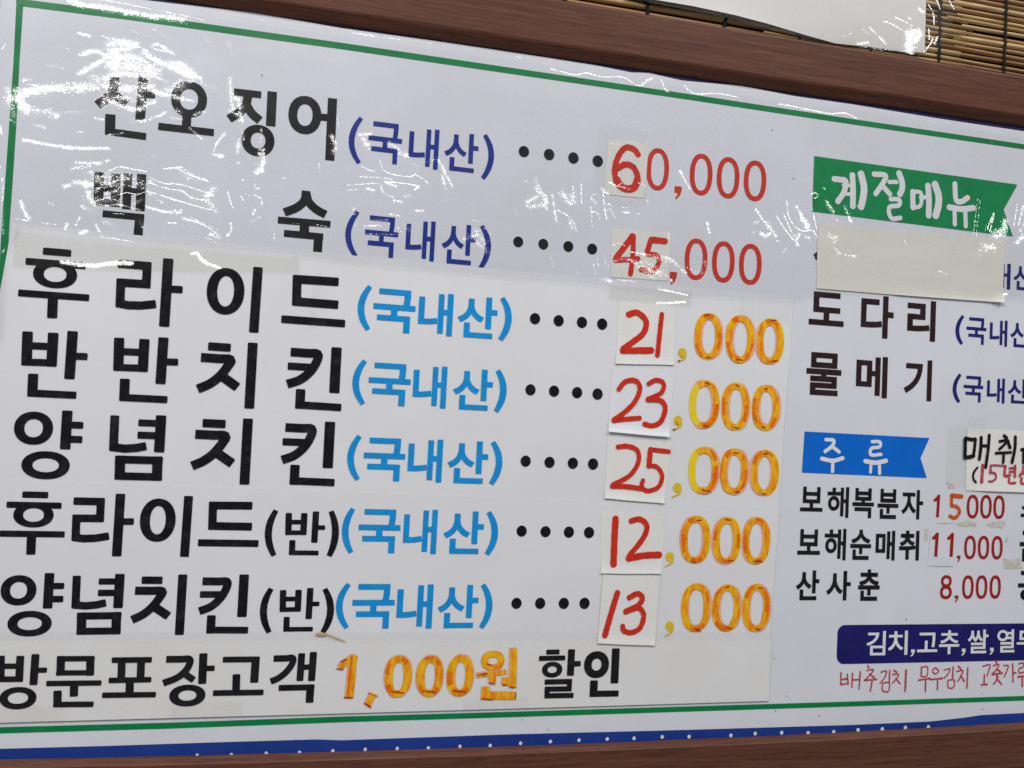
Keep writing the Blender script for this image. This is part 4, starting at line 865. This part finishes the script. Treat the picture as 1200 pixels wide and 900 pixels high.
    gx_ = base_x + act * (best[0] + jit - base_x); gz_ = base_z + act * (best[1] + jit - base_z)
    soft = np.clip(np.maximum(MASK * 1.25, LINE * 0.7) * (0.8 + 0.25 * vnoise(nu, nv, 9 * k_, 6 * k_)), 0, 1)       # broad billows under the flecks
    bil = np.stack([base_x + soft * (best[0] - base_x), -np.ones_like(gx_), base_z + soft * (best[1] - base_z)], -1); bil /= np.linalg.norm(bil, axis=-1)[..., None]
    nrm = np.stack([gx_, -np.ones_like(gx_), gz_], -1); nrm /= np.linalg.norm(nrm, axis=-1)[..., None]
    # the height that goes with those slopes
    Gx, Gz = -gx_ * 1.0, -gz_ * 1.0
    fu = np.fft.fftfreq(nu, step) * 2 * np.pi; fv = np.fft.fftfreq(nv, step) * 2 * np.pi; FU, FV = np.meshgrid(fu, fv)
    den = FU ** 2 + FV ** 2; den[0, 0] = 1
    hf = (-1j * FU * np.fft.fft2(Gx) - 1j * FV * np.fft.fft2(Gz)) / den * np.exp(-den * 0.0009 ** 2); hf[np.sqrt(den) < 2 * np.pi / 0.06] = 0
    H = np.real(np.fft.ifft2(hf)); H = np.clip(H, -wave, wave)
    idx = -np.ones(GX.shape, int); keep = inside; idx[keep] = np.arange(keep.sum())
    V = np.stack([GX[keep], -h - H[keep], GZ[keep]], 1)
    q = keep[:-1, :-1] & keep[1:, :-1] & keep[:-1, 1:] & keep[1:, 1:]
    Fq = np.stack([idx[:-1, :-1][q], idx[:-1, 1:][q], idx[1:, 1:][q], idx[1:, :-1][q]], 1)
    org = wpos(parent) if parent is not None else np.array([(x0 + x1) / 2, -h, z0])
    me = bpy.data.meshes.new(name)
    me.vertices.add(len(V)); me.vertices.foreach_set('co', (V - org).astype(np.float32).ravel())
    me.loops.add(Fq.size); me.loops.foreach_set('vertex_index', Fq.astype(np.int32).ravel())
    me.polygons.add(len(Fq)); me.polygons.foreach_set('loop_start', np.arange(0, Fq.size, 4, dtype=np.int32))
    me.update(calc_edges=True); me.polygons.foreach_set('use_smooth', np.ones(len(Fq), bool))
    at = me.attributes.new('crinkle', 'FLOAT_VECTOR', 'POINT'); at.data.foreach_set('vector', nrm[keep].astype(np.float32).ravel())
    at = me.attributes.new('billow', 'FLOAT_VECTOR', 'POINT'); at.data.foreach_set('vector', bil[keep].astype(np.float32).ravel())
    me.materials.append(mat_)
    o = bpy.data.objects.new(name, me); col.objects.link(o)
    if parent is not None: o.parent = parent
    else: o.location = tuple(org)
    return o
MARKS = []
def mk(zoom, *items):
    ox, oy, k_ = zoom
    for pts, w_, d in items: MARKS.append(([(ox + x / k_, oy + y / k_) for x, y in pts], w_ / k_, d))
# top left corner of the board
mk((0, 0, 5), ([(410, 0), (480, 28), (620, 48), (760, 75), (880, 95), (1000, 105), (1080, 120)], 36, 1.0), ([(560, -8), (700, 15), (900, 55), (1100, 95), (1200, 120)], 9, 0.75),
   ([(460, 195), (525, 212)], 22, 0.85), ([(600, 210), (640, 222)], 14, 0.6), ([(640, 260), (700, 250), (790, 270)], 60, 0.95), ([(640, 300), (760, 285)], 40, 0.9),
   ([(500, 310), (560, 300), (620, 330), (560, 380), (470, 430)], 36, 0.85), ([(470, 325), (540, 310)], 20, 0.8), ([(650, 380), (760, 390), (870, 410)], 80, 0.9), ([(620, 460), (720, 430), (860, 450)], 50, 0.85),
   ([(890, 275), (930, 262), (1020, 320)], 26, 0.85), ([(900, 285), (960, 300)], 14, 0.8), ([(840, 310), (930, 360), (1060, 420), (1130, 460)], 48, 0.9), ([(1050, 400), (1120, 450)], 50, 0.75),
   ([(60, 580), (160, 540), (300, 520), (450, 515), (560, 510)], 70, 0.9), ([(100, 540), (120, 600), (160, 640)], 70, 0.95), ([(40, 520), (60, 560), (80, 680)], 40, 0.7), ([(130, 470), (180, 465)], 22, 0.6),
   ([(200, 650), (280, 655), (330, 680)], 50, 0.75), ([(330, 660), (480, 655)], 26, 0.55), ([(210, 735), (260, 745)], 26, 0.7), ([(60, 700), (90, 720)], 24, 0.6), ([(140, 820), (300, 850), (430, 868), (640, 870)], 26, 0.9),
   ([(590, 490), (640, 530), (600, 620)], 40, 0.75), ([(640, 590), (720, 620), (800, 640), (900, 600)], 44, 0.85), ([(740, 500), (810, 560), (850, 600)], 44, 0.75), ([(680, 480), (700, 520)], 44, 0.8), ([(910, 450), (985, 480)], 22, 0.7), ([(900, 540), (1000, 560), (1060, 580)], 40, 0.8), ([(1040, 575), (1130, 590)], 22, 0.85),
   ([(560, 690), (600, 700)], 22, 0.7), ([(770, 715), (850, 705)], 26, 0.8), ([(880, 700), (970, 660)], 24, 0.7), ([(1000, 690), (1070, 700)], 16, 0.6), ([(640, 790), (720, 780)], 16, 0.7), ([(450, 775), (490, 770)], 12, 0.7),
   ([(10, 290), (35, 250)], 8, 0.8), ([(0, 740), (10, 780)], 14, 0.7), ([(1020, 490), (1080, 475), (1180, 480)], 26, 0.6), ([(1030, 640), (1060, 660)], 26, 0.7), ([(1110, 750), (1190, 820)], 14, 0.8), ([(1140, 670), (1200, 655)], 22, 0.75), ([(1100, 860), (1060, 840)], 16, 0.4), ([(340, 270), (410, 290)], 10, 0.5), ([(270, 380), (370, 400)], 16, 0.4), ([(780, 180), (860, 210)], 16, 0.4), ([(900, 170), (990, 225)], 16, 0.4))
mk((0, 180, 5), ([(440, 50), (540, 55), (640, 40)], 26, 0.75), ([(420, 90), (520, 75)], 30, 0.6), ([(380, 190), (450, 170), (540, 180)], 44, 0.8), ([(500, 150), (520, 250), (560, 300)], 40, 0.75), ([(560, 160), (640, 175), (700, 150)], 40, 0.75), ([(640, 100), (700, 78), (780, 92), (860, 105)], 12, 0.9), ([(560, 210), (620, 190), (720, 180)], 40, 0.7), ([(620, 230), (690, 220)], 36, 0.7), ([(540, 290), (620, 305), (690, 300), (820, 330)], 14, 0.9), ([(570, 275), (650, 255), (740, 230), (800, 240), (850, 225)], 10, 0.9), ([(750, 190), (830, 210)], 12, 0.6), ([(780, 300), (830, 270)], 24, 0.6),
   ([(120, 280), (140, 330), (165, 385)], 30, 0.85), ([(80, 380), (160, 390)], 14, 0.7), ([(380, 440), (395, 410)], 22, 0.8), ([(440, 420), (465, 375)], 14, 0.75), ([(475, 465), (505, 455)], 30, 0.9), ([(560, 415), (590, 470), (610, 490)], 18, 0.7), ([(480, 310), (545, 340)], 34, 0.6), ([(290, 290), (320, 310)], 24, 0.55), ([(600, 395), (660, 420)], 30, 0.5), ([(560, 490), (680, 500), (800, 522)], 9, 1.0), ([(240, 405), (330, 415)], 10, 0.8), ([(140, 240), (190, 250)], 10, 0.6), ([(660, 350), (730, 355)], 12, 0.8), ([(820, 400), (850, 460)], 26, 0.65),
   ([(960, 90), (1030, 85), (1100, 120), (1200, 160)], 10, 0.95), ([(1050, 110), (1130, 150), (1200, 165)], 12, 0.7), ([(880, 140), (960, 175), (1060, 180), (1200, 225)], 8, 1.0), ([(870, 170), (980, 205), (1070, 220), (1120, 260), (1200, 270)], 8, 1.0), ([(860, 220), (960, 250), (1040, 275), (1130, 300), (1200, 320)], 9, 1.0), ([(880, 240), (960, 290)], 18, 0.6), ([(860, 310), (960, 340), (1060, 345)], 22, 0.85), ([(1070, 380), (1200, 415)], 26, 0.75), ([(985, 405), (1030, 408)], 14, 0.8), ([(840, 440), (880, 470)], 18, 0.5), ([(955, 410), (960, 490)], 10, 0.5),
   ([(0, 80), (20, 200), (10, 300)], 14, 0.5), ([(20, 340), (15, 420), (20, 470)], 20, 0.65), ([(15, 580), (25, 560)], 12, 0.8), ([(60, 415), (85, 405)], 12, 0.6))
mk((200, 180, 5), ([(0, 90), (60, 80), (130, 125), (220, 165)], 12, 0.9), ([(120, 125), (220, 160)], 16, 0.6), ([(60, 120), (110, 155)], 8, 0.8), ([(0, 170), (100, 195), (200, 225), (250, 250)], 8, 1.0), ([(60, 215), (110, 250), (190, 275)], 8, 0.9), ([(0, 265), (90, 290), (190, 320), (250, 330)], 9, 1.0), ([(245, 210), (215, 265), (260, 330)], 44, 0.75), ([(0, 345), (60, 335)], 26, 0.8), ([(80, 380), (150, 400), (230, 440), (290, 485)], 12, 0.95), ([(110, 370), (200, 410), (280, 450)], 8, 0.8), ([(190, 485), (250, 510), (290, 550)], 8, 0.9), ([(230, 470), (290, 490)], 26, 0.7), ([(335, 225), (350, 280), (370, 330)], 12, 0.85), ([(330, 480), (355, 450), (350, 410)], 18, 0.85),
   ([(405, 180), (415, 155), (440, 150)], 6, 0.8), ([(410, 175), (450, 190), (470, 160)], 6, 0.7), ([(415, 250), (425, 275)], 12, 0.85), ([(430, 235), (470, 250)], 6, 0.8), ([(490, 180), (500, 210), (520, 200)], 14, 0.8), ([(485, 150), (540, 158)], 6, 0.7), ([(490, 240), (530, 265), (535, 300)], 12, 0.85), ([(480, 350), (500, 325)], 18, 0.75), ([(470, 395), (520, 370)], 18, 0.7), ([(500, 110), (530, 100)], 30, 0.95), ([(500, 60), (545, 90)], 20, 0.6), ([(520, 0), (550, 30)], 30, 0.8), ([(250, 0), (300, 15)], 30, 0.9), ([(390, 55), (420, 45)], 14, 0.7), ([(600, 440), (610, 500)], 14, 0.6), ([(650, 140), (672, 145)], 10, 0.8), ([(620, 180), (650, 205)], 7, 0.7), ([(580, 360), (600, 390)], 8, 0.7), ([(710, 405), (760, 412)], 8, 0.7), ([(850, 415), (940, 432)], 9, 0.8), ([(930, 520), (970, 590)], 7, 0.6), ([(590, 245), (640, 255)], 6, 0.6))
mk((200, 60, 5), ([(0, 80), (60, 90), (150, 150)], 60, 0.85), ([(350, 160), (352, 260), (365, 340)], 26, 0.8), ([(360, 260), (400, 300), (420, 400)], 40, 0.7), ([(345, 350), (390, 370)], 26, 0.75), ([(320, 480), (270, 540), (255, 600), (290, 610)], 20, 0.9), ([(400, 520), (390, 590)], 36, 0.75), ([(420, 470), (430, 520)], 18, 0.7), ([(530, 450), (530, 530)], 14, 0.55), ([(540, 580), (540, 660), (510, 700)], 34, 0.9), ([(390, 650), (415, 645)], 14, 0.6), ([(430, 750), (405, 775)], 8, 0.7), ([(975, 390), (985, 440)], 10, 0.7), ([(945, 500), (965, 560), (950, 590)], 30, 0.85), ([(900, 460), (898, 490)], 14, 0.5), ([(870, 660), (870, 690)], 10, 0.7), ([(350, 0), (360, 20)], 16, 0.5), ([(200, 200), (260, 215)], 30, 0.4))
mk((0, 0, 5), ([(560, 470), (700, 520), (880, 500)], 70, 0.75), ([(640, 330), (800, 350), (900, 420)], 90, 0.8), ([(980, 530), (1060, 500)], 60, 0.6), ([(600, 560), (780, 580)], 70, 0.6))
mk((0, 180, 5), ([(540, 130), (700, 140), (840, 170)], 90, 0.62), ([(520, 260), (700, 280)], 60, 0.6))
# around the navy notes
mk((400, 120, 5), ([(110, 190), (170, 185)], 24, 0.85), ([(130, 210), (160, 270)], 36, 0.65), ([(280, 240), (310, 260), (385, 315)], 30, 0.8), ([(330, 300), (390, 320)], 20, 0.7), ([(120, 375), (160, 395), (205, 405)], 9, 0.95), ([(225, 340), (245, 395), (300, 420), (390, 435), (440, 420)], 8, 1.0), ([(430, 420), (480, 450), (515, 480)], 9, 0.9), ([(400, 350), (440, 380), (430, 425)], 30, 0.45), ([(110, 435), (200, 440), (300, 450)], 9, 0.85), ([(40, 485), (110, 480), (210, 475), (240, 490)], 8, 0.95), ([(250, 465), (330, 470), (450, 490), (430, 510)], 12, 0.95), ([(270, 475), (320, 490)], 24, 0.85), ([(230, 490), (250, 530), (300, 555)], 14, 0.9), ([(35, 515), (105, 508)], 8, 0.8), ([(150, 505), (185, 515)], 22, 0.85), ([(365, 550), (400, 545)], 20, 0.85), ([(310, 575), (355, 585)], 16, 0.85), ([(440, 635), (478, 635)], 22, 0.9), ([(30, 350), (35, 400)], 10, 0.55), ([(60, 615), (80, 625)], 16, 0.7), ([(565, 335), (590, 370), (610, 420), (650, 490)], 22, 0.85), ([(590, 430), (610, 500)], 22, 0.7), ([(500, 350), (550, 330)], 24, 0.35), ([(590, 575), (605, 585)], 10, 0.6),
   ([(280, 655), (340, 665)], 14, 0.85), ([(180, 690), (270, 690)], 24, 0.55), ([(140, 725), (230, 720)], 18, 0.7), ([(140, 770), (330, 775)], 9, 0.75), ([(80, 720), (95, 725)], 12, 0.7), ([(60, 660), (90, 650)], 12, 0.7), ([(330, 730), (370, 790)], 12, 0.6), ([(380, 720), (400, 750)], 30, 0.6), ([(720, 800), (760, 790), (850, 870)], 40, 0.7), ([(770, 690), (810, 700)], 12, 0.8), ([(790, 760), (840, 820)], 44, 0.7), ([(840, 740), (870, 760)], 26, 0.5),
   ([(1065, 465), (1090, 460)], 14, 0.6), ([(1140, 470), (1150, 520), (1200, 580)], 34, 0.8), ([(1090, 600), (1200, 605)], 30, 0.8), ([(1010, 620), (1030, 665)], 12, 0.6))
# below and around 60,000 and 45,000
mk((600, 200, 5), ([(70, 60), (80, 75)], 10, 0.6), ([(140, 60), (170, 120), (200, 150)], 30, 0.75), ([(90, 180), (190, 150), (200, 220)], 34, 0.9), ([(110, 210), (200, 200)], 34, 0.9), ([(15, 220), (40, 265)], 9, 0.6), ([(240, 150), (250, 230), (262, 300)], 22, 0.85), ([(290, 130), (340, 190), (355, 150)], 44, 0.85), ([(270, 235), (320, 260), (360, 300), (375, 350)], 14, 0.9), ([(340, 280), (350, 340)], 24, 0.75), ([(360, 90), (358, 180)], 12, 0.8), ([(405, 80), (408, 190)], 9, 0.95), ([(465, 135), (500, 140)], 8, 0.8), ([(468, 160), (490, 190)], 26, 0.85), ([(465, 210), (468, 300)], 8, 0.95), ([(470, 240), (505, 250), (515, 290)], 8, 0.9), ([(535, 110), (540, 200), (555, 290)], 10, 0.9), ([(540, 190), (575, 200), (580, 225), (555, 230)], 8, 0.9), ([(575, 225), (605, 275)], 9, 0.8), ([(650, 215), (690, 210)], 8, 0.7), ([(650, 245), (680, 245)], 14, 0.9), ([(735, 250), (750, 252)], 9, 0.9), ([(790, 165), (795, 190)], 10, 0.9), ([(465, 320), (475, 322)], 9, 0.8),
   ([(570, 70), (610, 90), (660, 100)], 12, 0.85), ([(600, 100), (640, 75)], 9, 0.8), ([(640, 95), (690, 110)], 10, 0.8), ([(530, 110), (560, 140)], 26, 0.65), ([(740, 70), (785, 90)], 12, 0.7), ([(760, 140), (600, 150)], 8, 0.5), ([(985, 0), (1010, 50), (1045, 110)], 16, 0.95), ([(1145, 305), (1155, 360)], 18, 0.95), ([(1150, 290), (1160, 400)], 8, 0.6),
   ([(590, 435), (630, 425), (660, 440)], 9, 0.85), ([(690, 475), (780, 490), (860, 495)], 9, 0.9), ([(770, 490), (830, 500), (870, 520)], 22, 0.8), ([(590, 530), (680, 520), (760, 540)], 24, 0.75), ([(700, 530), (760, 580), (840, 635)], 9, 0.95), ([(760, 560), (800, 590), (880, 600)], 40, 0.75), ([(780, 540), (850, 570)], 30, 0.7), ([(860, 500), (930, 520), (980, 570), (1020, 600)], 22, 0.8), ([(850, 580), (910, 620), (940, 650)], 9, 0.9), ([(900, 530), (960, 540)], 20, 0.8), ([(560, 550), (590, 530)], 30, 0.5), ([(540, 640), (580, 645)], 34, 0.75), ([(620, 640), (720, 648)], 9, 0.8), ([(500, 500), (505, 560)], 7, 0.7), ([(548, 505), (548, 540)], 8, 0.8), ([(480, 550), (490, 600)], 14, 0.55), ([(545, 688), (580, 688)], 5, 0.95), ([(230, 500), (240, 560)], 26, 0.45), ([(320, 500), (330, 540)], 24, 0.4), ([(380, 580), (390, 600)], 14, 0.7), ([(265, 580), (270, 585)], 8, 0.6), ([(1030, 560), (1060, 590), (1110, 600)], 30, 0.75), ([(1130, 530), (1135, 570)], 16, 0.6), ([(920, 365), (920, 400)], 8, 0.9), ([(860, 680), (862, 684)], 8, 0.9), ([(1090, 640), (1110, 640)], 14, 0.6))
# right of the prices, green flag and cover strip
mk((860, 200, 5), ([(130, 225), (170, 290), (220, 350), (245, 380)], 18, 0.9), ([(160, 370), (190, 385), (220, 360)], 26, 0.9), ([(190, 300), (220, 340)], 22, 0.8), ([(120, 305), (140, 300)], 22, 0.7), ([(105, 355), (120, 360)], 20, 0.55), ([(250, 265), (290, 330), (345, 400), (385, 435)], 9, 1.0), ([(290, 250), (320, 320), (345, 370)], 8, 0.95), ([(350, 380), (385, 370), (365, 415), (380, 440)], 16, 0.9), ([(310, 180), (320, 260), (355, 325), (410, 355), (460, 350), (490, 395)], 8, 1.0), ([(370, 210), (400, 270), (435, 340)], 26, 0.85), ([(400, 290), (430, 330)], 40, 0.8), ([(465, 250), (480, 320), (490, 350)], 8, 0.9), ([(420, 390), (445, 395)], 22, 0.8), ([(445, 425), (460, 425)], 12, 0.7), ([(290, 480), (310, 450)], 8, 0.7), ([(315, 580), (318, 584)], 8, 0.8), ([(250, 410), (265, 415)], 10, 0.7), ([(450, 140), (475, 130), (495, 150), (470, 162)], 8, 0.95), ([(545, 185), (565, 215), (580, 240)], 26, 0.9), ([(525, 100), (535, 110)], 10, 0.85), ([(650, 215), (670, 260), (685, 300)], 20, 0.9), ([(580, 275), (605, 290)], 20, 0.5), ([(560, 380), (600, 400)], 36, 0.75), ([(575, 420), (590, 440)], 18, 0.6), ([(590, 455), (620, 480), (660, 495), (715, 500)], 16, 0.9), ([(610, 480), (640, 490)], 26, 0.75), ([(1003, 405), (1012, 435)], 8, 0.9), ([(900, 395), (905, 400)], 8, 0.7), ([(890, 542), (905, 544)], 7, 0.6), ([(720, 200), (722, 210)], 8, 0.7), ([(455, 200), (460, 230)], 14, 0.6), ([(505, 260), (510, 285)], 10, 0.6), ([(100, 470), (215, 470)], 10, 0.25))
mk((940, 160, 4.615), ([(925, 530), (950, 340)], 7, 0.85), ([(940, 530), (962, 345)], 7, 0.75), ([(1000, 500), (1035, 415), (1030, 450), (1015, 510)], 12, 0.9), ([(985, 520), (1000, 470)], 8, 0.7), ([(1040, 530), (1090, 500), (1100, 450)], 40, 0.85), ([(1050, 540), (1090, 520)], 40, 0.9), ([(1145, 480), (1165, 370)], 9, 0.85), ([(1170, 480), (1195, 375)], 12, 0.85), ([(1165, 570), (1195, 540)], 30, 0.85), ([(1180, 510), (1200, 470)], 20, 0.7), ([(975, 590), (1040, 600)], 36, 0.75), ([(960, 620), (1000, 610)], 18, 0.6), ([(955, 660), (965, 640)], 8, 0.6), ([(740, 725), (790, 748)], 9, 0.75), ([(1090, 855), (1105, 850)], 16, 0.9), ([(1100, 600), (1105, 620)], 9, 0.6), ([(1020, 25), (1030, 30)], 8, 0.8))
# margin above the green line
mk((640, 0, 5), ([(30, 405), (90, 420), (170, 438), (240, 428), (330, 450), (430, 450), (470, 462), (545, 502), (600, 470), (650, 450), (670, 460), (695, 515), (715, 540)], 9, 1.0), ([(560, 485), (620, 455)], 8, 0.7), ([(810, 500), (840, 530), (880, 550), (1000, 548), (1120, 568)], 8, 1.0), ([(920, 530), (1000, 528)], 8, 0.4), ([(570, 758), (600, 762)], 8, 0.8), ([(375, 840), (430, 845)], 9, 0.7), ([(460, 825), (535, 835)], 7, 0.6), ([(590, 832), (604, 832)], 7, 0.7))
mk((860, 0, 5), ([(270, 610), (330, 620), (450, 645), (560, 665), (650, 662), (720, 695)], 9, 1.0), ([(300, 615), (400, 635)], 8, 0.6), ([(0, 566), (25, 572)], 8, 0.6))
mk((400, 0, 3), ([(40, 115), (130, 125), (240, 140), (330, 152)], 9, 0.95), ([(120, 112), (220, 128)], 8, 0.5), ([(495, 175), (530, 184)], 4, 0.9), ([(570, 180), (580, 186)], 4, 0.8), ([(615, 198), (632, 205)], 4, 0.9))
mk((0, 0, 3), ([(870, 55), (930, 70)], 6, 0.8), ([(1060, 85), (1095, 90)], 8, 0.8), ([(805, 150), (815, 190)], 12, 0.45), ([(540, 545), (545, 550)], 12, 0.6), ([(720, 135), (740, 150)], 12, 0.4))
FILM = [(-36, -24), (165, 2), (400, 36), (640, 70), (760, 90), (1000, 124), (1200, 156), (1300, 172), (1300, 362), (1190, 349), (1150, 347), (1000, 342), (930, 352), (790, 346), (690, 333), (600, 326), (400, 307), (350, 300), (200, 286), (160, 284), (60, 271), (26, 266), (8, 300), (4, 400), (-40, 405)]
o = film('plastic_film', FILM, 0.0048, MARKS, 0.0007, M['film'])
thing(o, 'crinkled clear plastic film with white glints over the upper part of the menu board', 'plastic film')

# ------------------------------------------------------------------ clear tape
def tape(corners, h, m_, label, glints=()):
    o = paper('clear_tape', corners, h, m_, nx=6, ny=4, wave=0.00003, single=True); thing(o, label, 'tape', 'pieces of clear tape'); return o
tape([(701, 143), (761, 151), (757, 245), (695, 234)], HB + 0.0016, M['tape'], 'clear tape holding the paper square with the red 6')
o = film('clear_tape', [(714, 334), (812, 341), (810, 360), (713, 351)], HP + 0.0012, [([(772, 339), (788, 342), (805, 345.6)], 2.4, 1.5), ([(770, 355), (785, 355), (803, 354)], 2.6, 1.6)], 0.0008, M['tape_shiny'], wave=0.0003)
thing(o, 'clear tape with white glints across the top of the red 21 paper square', 'tape', 'pieces of clear tape')
o = film('clear_tape', [(17, 269), (60, 274), (150, 286), (352, 302), (351, 320), (250, 320), (150, 318), (13, 314)], HSP + 0.0009, [([(73, 307.4), (95, 310), (112, 311.5), (130, 308.5), (154, 308.5)], 5.5, 1.8), ([(225, 297.5), (231, 297), (236, 304), (246, 310), (258, 314)], 3.6, 1.8)], 0.0008, M['tape_shiny'], wave=0.0003)
thing(o, 'long clear tape along the pale sheet top, bright streak between 후 and 라', 'tape', 'pieces of clear tape')
tape([(868, 347.5), (929, 352), (925, 378), (866, 374)], HP + 0.0004, M['tape'], 'clear tape at the top right corner of the large pale sheet')
tape([(367, 318), (377, 318), (372, 384), (362, 384)], HP + 0.0006, M['tape'], 'narrow vertical clear tape over the word 후라이드')
tape([(1110, 500), (1135, 497), (1131, 572), (1108, 570)], HB + 0.0009, M['tape_old'], 'yellowed tape along the left edge of the 매취 note')
tape([(1135, 488), (1156, 487), (1155, 507), (1134, 505)], HB + 0.0022, M['tape'], 'clear tape on the top edge of the 매취 note')
tape([(-30, 739.6), (903, 739.6), (903, 751), (-30, 752.4)], HD + 0.0001, M['tape'], 'long clear tape along the joint above the discount strip')
tape([(-42, 828), (76, 826), (75, 848), (-42, 851)], HD + 0.0004, M['tape_old'], 'yellowed tape at the lower left corner of the discount strip')
tape([(201, 823), (284, 821), (284, 842), (201, 843.6)], HD + 0.0004, M['tape_old'], 'yellowed tape on the bottom edge of the discount strip under 장고')
tape([(541, 818), (620, 815), (620, 837), (541, 839)], HD + 0.0004, M['tape'], 'clear tape on the bottom edge of the discount strip under 원')

# small straw splinter stuck at the joint
mb = MB(); stroke(mb, [(370, 743), (377, 742.4), (385, 744), (395, 748), (404, 751.5)], 2.0, HD + 0.001, rnd=.15, taper=[1, 1.3, .8, .9, .7]); stroke(mb, [(371, 743.5), (380, 743.6)], 3.0, HD + 0.0012, taper=[.5, 1, .6])
o = build('splinter', mb, M['straw']); thing(o, 'thin straw-coloured splinter stuck at the joint below 양념치킨', 'splinter')

# ------------------------------------------------------------------ bamboo blind above the frame
blind = thing(empty('bamboo_blind', (P(1100, 60)[0], 0.012, zt2 - 0.03)), 'bamboo stick blind with dark cords hanging behind the top of the frame', 'blind')
mb = MB(); pit = 0.0093; bx0, bx1 = P(520, 0)[0], xr0 + 0.06; yb = 0.004
joint = [P(1128, 40, 0)[0]]
while joint[-1] < bx1: joint.append(joint[-1] + 0.34)
joint = [joint[0] - 0.34] + joint
def stick(x0, x1, z, y, r, dz):
    n = 9; V = []; Fs = []; k_ = max(2, int((x1 - x0) / 0.06))
    nodes = random.uniform(0.1, 0.9)
    for i in range(k_ + 1):
        u = i / k_; rr_ = r * (1 + 0.05 * math.sin(u * 9 + z * 500))
        for j in range(n):
            a = 2 * math.pi * j / n; V.append((x0 + (x1 - x0) * u, y + rr_ * math.cos(a), z + dz * u + 0.0005 * math.sin(u * 5 + z * 900) + rr_ * math.sin(a)))
    for i in range(k_):
        for j in range(n): Fs.append((i * n + j, i * n + (j + 1) % n, (i + 1) * n + (j + 1) % n, (i + 1) * n + j))
    Fs += [tuple(range(n))[::-1], tuple(range(k_ * n, k_ * n + n))]
    mb.add(V, Fs)
for row in range(40):
    z = zt2 - 0.028 + row * pit
    xs = [bx0] + [j + random.gauss(0, 0.008) for j in joint if bx0 < j < bx1] + [bx1]
    for a, b in zip(xs[:-1], xs[1:]):
        ov = random.uniform(0, 0.03)
        stick(a - ov, b + ov * 0.4, z + random.gauss(0, 0.0007), yb + random.gauss(0, 0.0006), random.uniform(0.0026, 0.0045), random.gauss(0, 0.0016))
build('sticks', mb, M['bamboo'], blind, smooth=True)
xc = P(1101, 40)[0]; sp = P(1178, 40)[0] - xc; xx = xc - 6 * sp
while xx < bx1:
    if xx > bx0:
        mb = MB(); pts = []
        for i in range(81):
            z = zt2 - 0.03 + i * 40 * pit / 80; s = 1 if i % 2 else -1
            pts.append((xx + 0.0008 * s + random.gauss(0, 0.0007), yb - 0.0048 + (-0.0006 if i % 2 else 0.0008), z))
        n = 6; V = []; Fs = []
        for p in pts:
            for j in range(n): a = 2 * math.pi * j / n; V.append((p[0] + 0.0027 * math.cos(a), p[1] + 0.0014 * math.sin(a), p[2]))
        for i in range(80):
            for j in range(n): Fs.append((i * n + j, i * n + (j + 1) % n, (i + 1) * n + (j + 1) % n, (i + 1) * n + j))
        mb.add(V, Fs); build('cord', mb, M['cord'], blind, smooth=True)
    xx += sp

# ------------------------------------------------------------------ notice in a clear sleeve in front of the blind
HNB = 0.006
def notice_pt(x, y, hh=HNB): return P(x, y, hh)
mb = MB(); bot = [(735, -8), (760, 0), (810, 9), (860, 19.4), (900, 29), (948, 42), (980, 50), (1024, 54.5), (1064, 60.5), (1083, 61.5)]
zt = zt2 + 0.24; V = []; Fs = []; n = 8
for i, (x, y) in enumerate(bot):
    p = notice_pt(x, y)
    for j in range(n + 1):
        u = j / n; cur = 0.004 * (1 - u) ** 3 * math.sin(i * 0.7)
        V.append((p[0], p[1] - cur - 0.001, p[2] + (zt - p[2]) * u ** 1.6))
for i in range(len(bot) - 1):
    for j in range(n): a = i * (n + 1) + j; Fs.append((a, a + n + 1, a + n + 2, a + 1))
mb.add(V, Fs)
no = thing(empty('notice', (P(900, 10, HNB)[0], -HNB, P(1064, 61, HNB)[2])), 'blank off-white paper in a clear plastic sleeve above the frame', 'notice')
build('paper', mb, M['paper'], no, smooth=True)
q3 = zx(860, 0, 5); SM = []
for pts, w_, d in (([(1040, 200), (1025, 290)], 60, 1.0), ([(1020, 200), (1090, 190), (1060, 240)], 34, 1.0), ([(1022, 230), (1020, 305)], 14, 1.0), ([(890, 125), (950, 155), (1010, 192)], 8, 0.9), ([(795, 160), (840, 205), (888, 258)], 9, 0.85), ([(850, 210), (890, 250)], 18, 0.7), ([(945, 100), (1040, 148)], 7, 0.85), ([(755, 170), (790, 195)], 7, 0.6), ([(725, 255), (790, 248)], 14, 0.9), ([(695, 283), (775, 280)], 9, 1.0), ([(820, 285), (870, 300)], 24, 0.6), ([(1085, 50), (1105, 70)], 16, 0.9), ([(1022, 100), (1030, 108)], 16, 0.9), ([(875, 125), (885, 130)], 8, 0.8), ([(640, 215), (690, 195)], 7, 0.6), ([(880, 290), (1010, 305)], 6, 0.8),
                   ([(1140, 28), (1165, 70), (1174, 140)], 8, 1.0), ([(1143, 170), (1145, 230)], 10, 0.95), ([(1115, 303), (1150, 260), (1168, 225)], 10, 1.0), ([(1175, 255), (1195, 215)], 12, 1.0), ([(1030, 338), (1090, 330)], 10, 0.95), ([(1190, 0), (1205, 50)], 12, 0.95), ([(1260, 0), (1290, 55)], 9, 0.9)):
    SM.append((q3(*pts), w_ / 5, d))
film('sleeve', [(725, -60), (725, -14), (760, 3), (860, 23), (948, 46), (1024, 58), (1064, 64), (1085, 66), (1100, 60), (1110, 40), (1122, 12), (1122, -60)], 0.0135, SM, 0.0008, M['film'], parent=no, wave=0.0012)
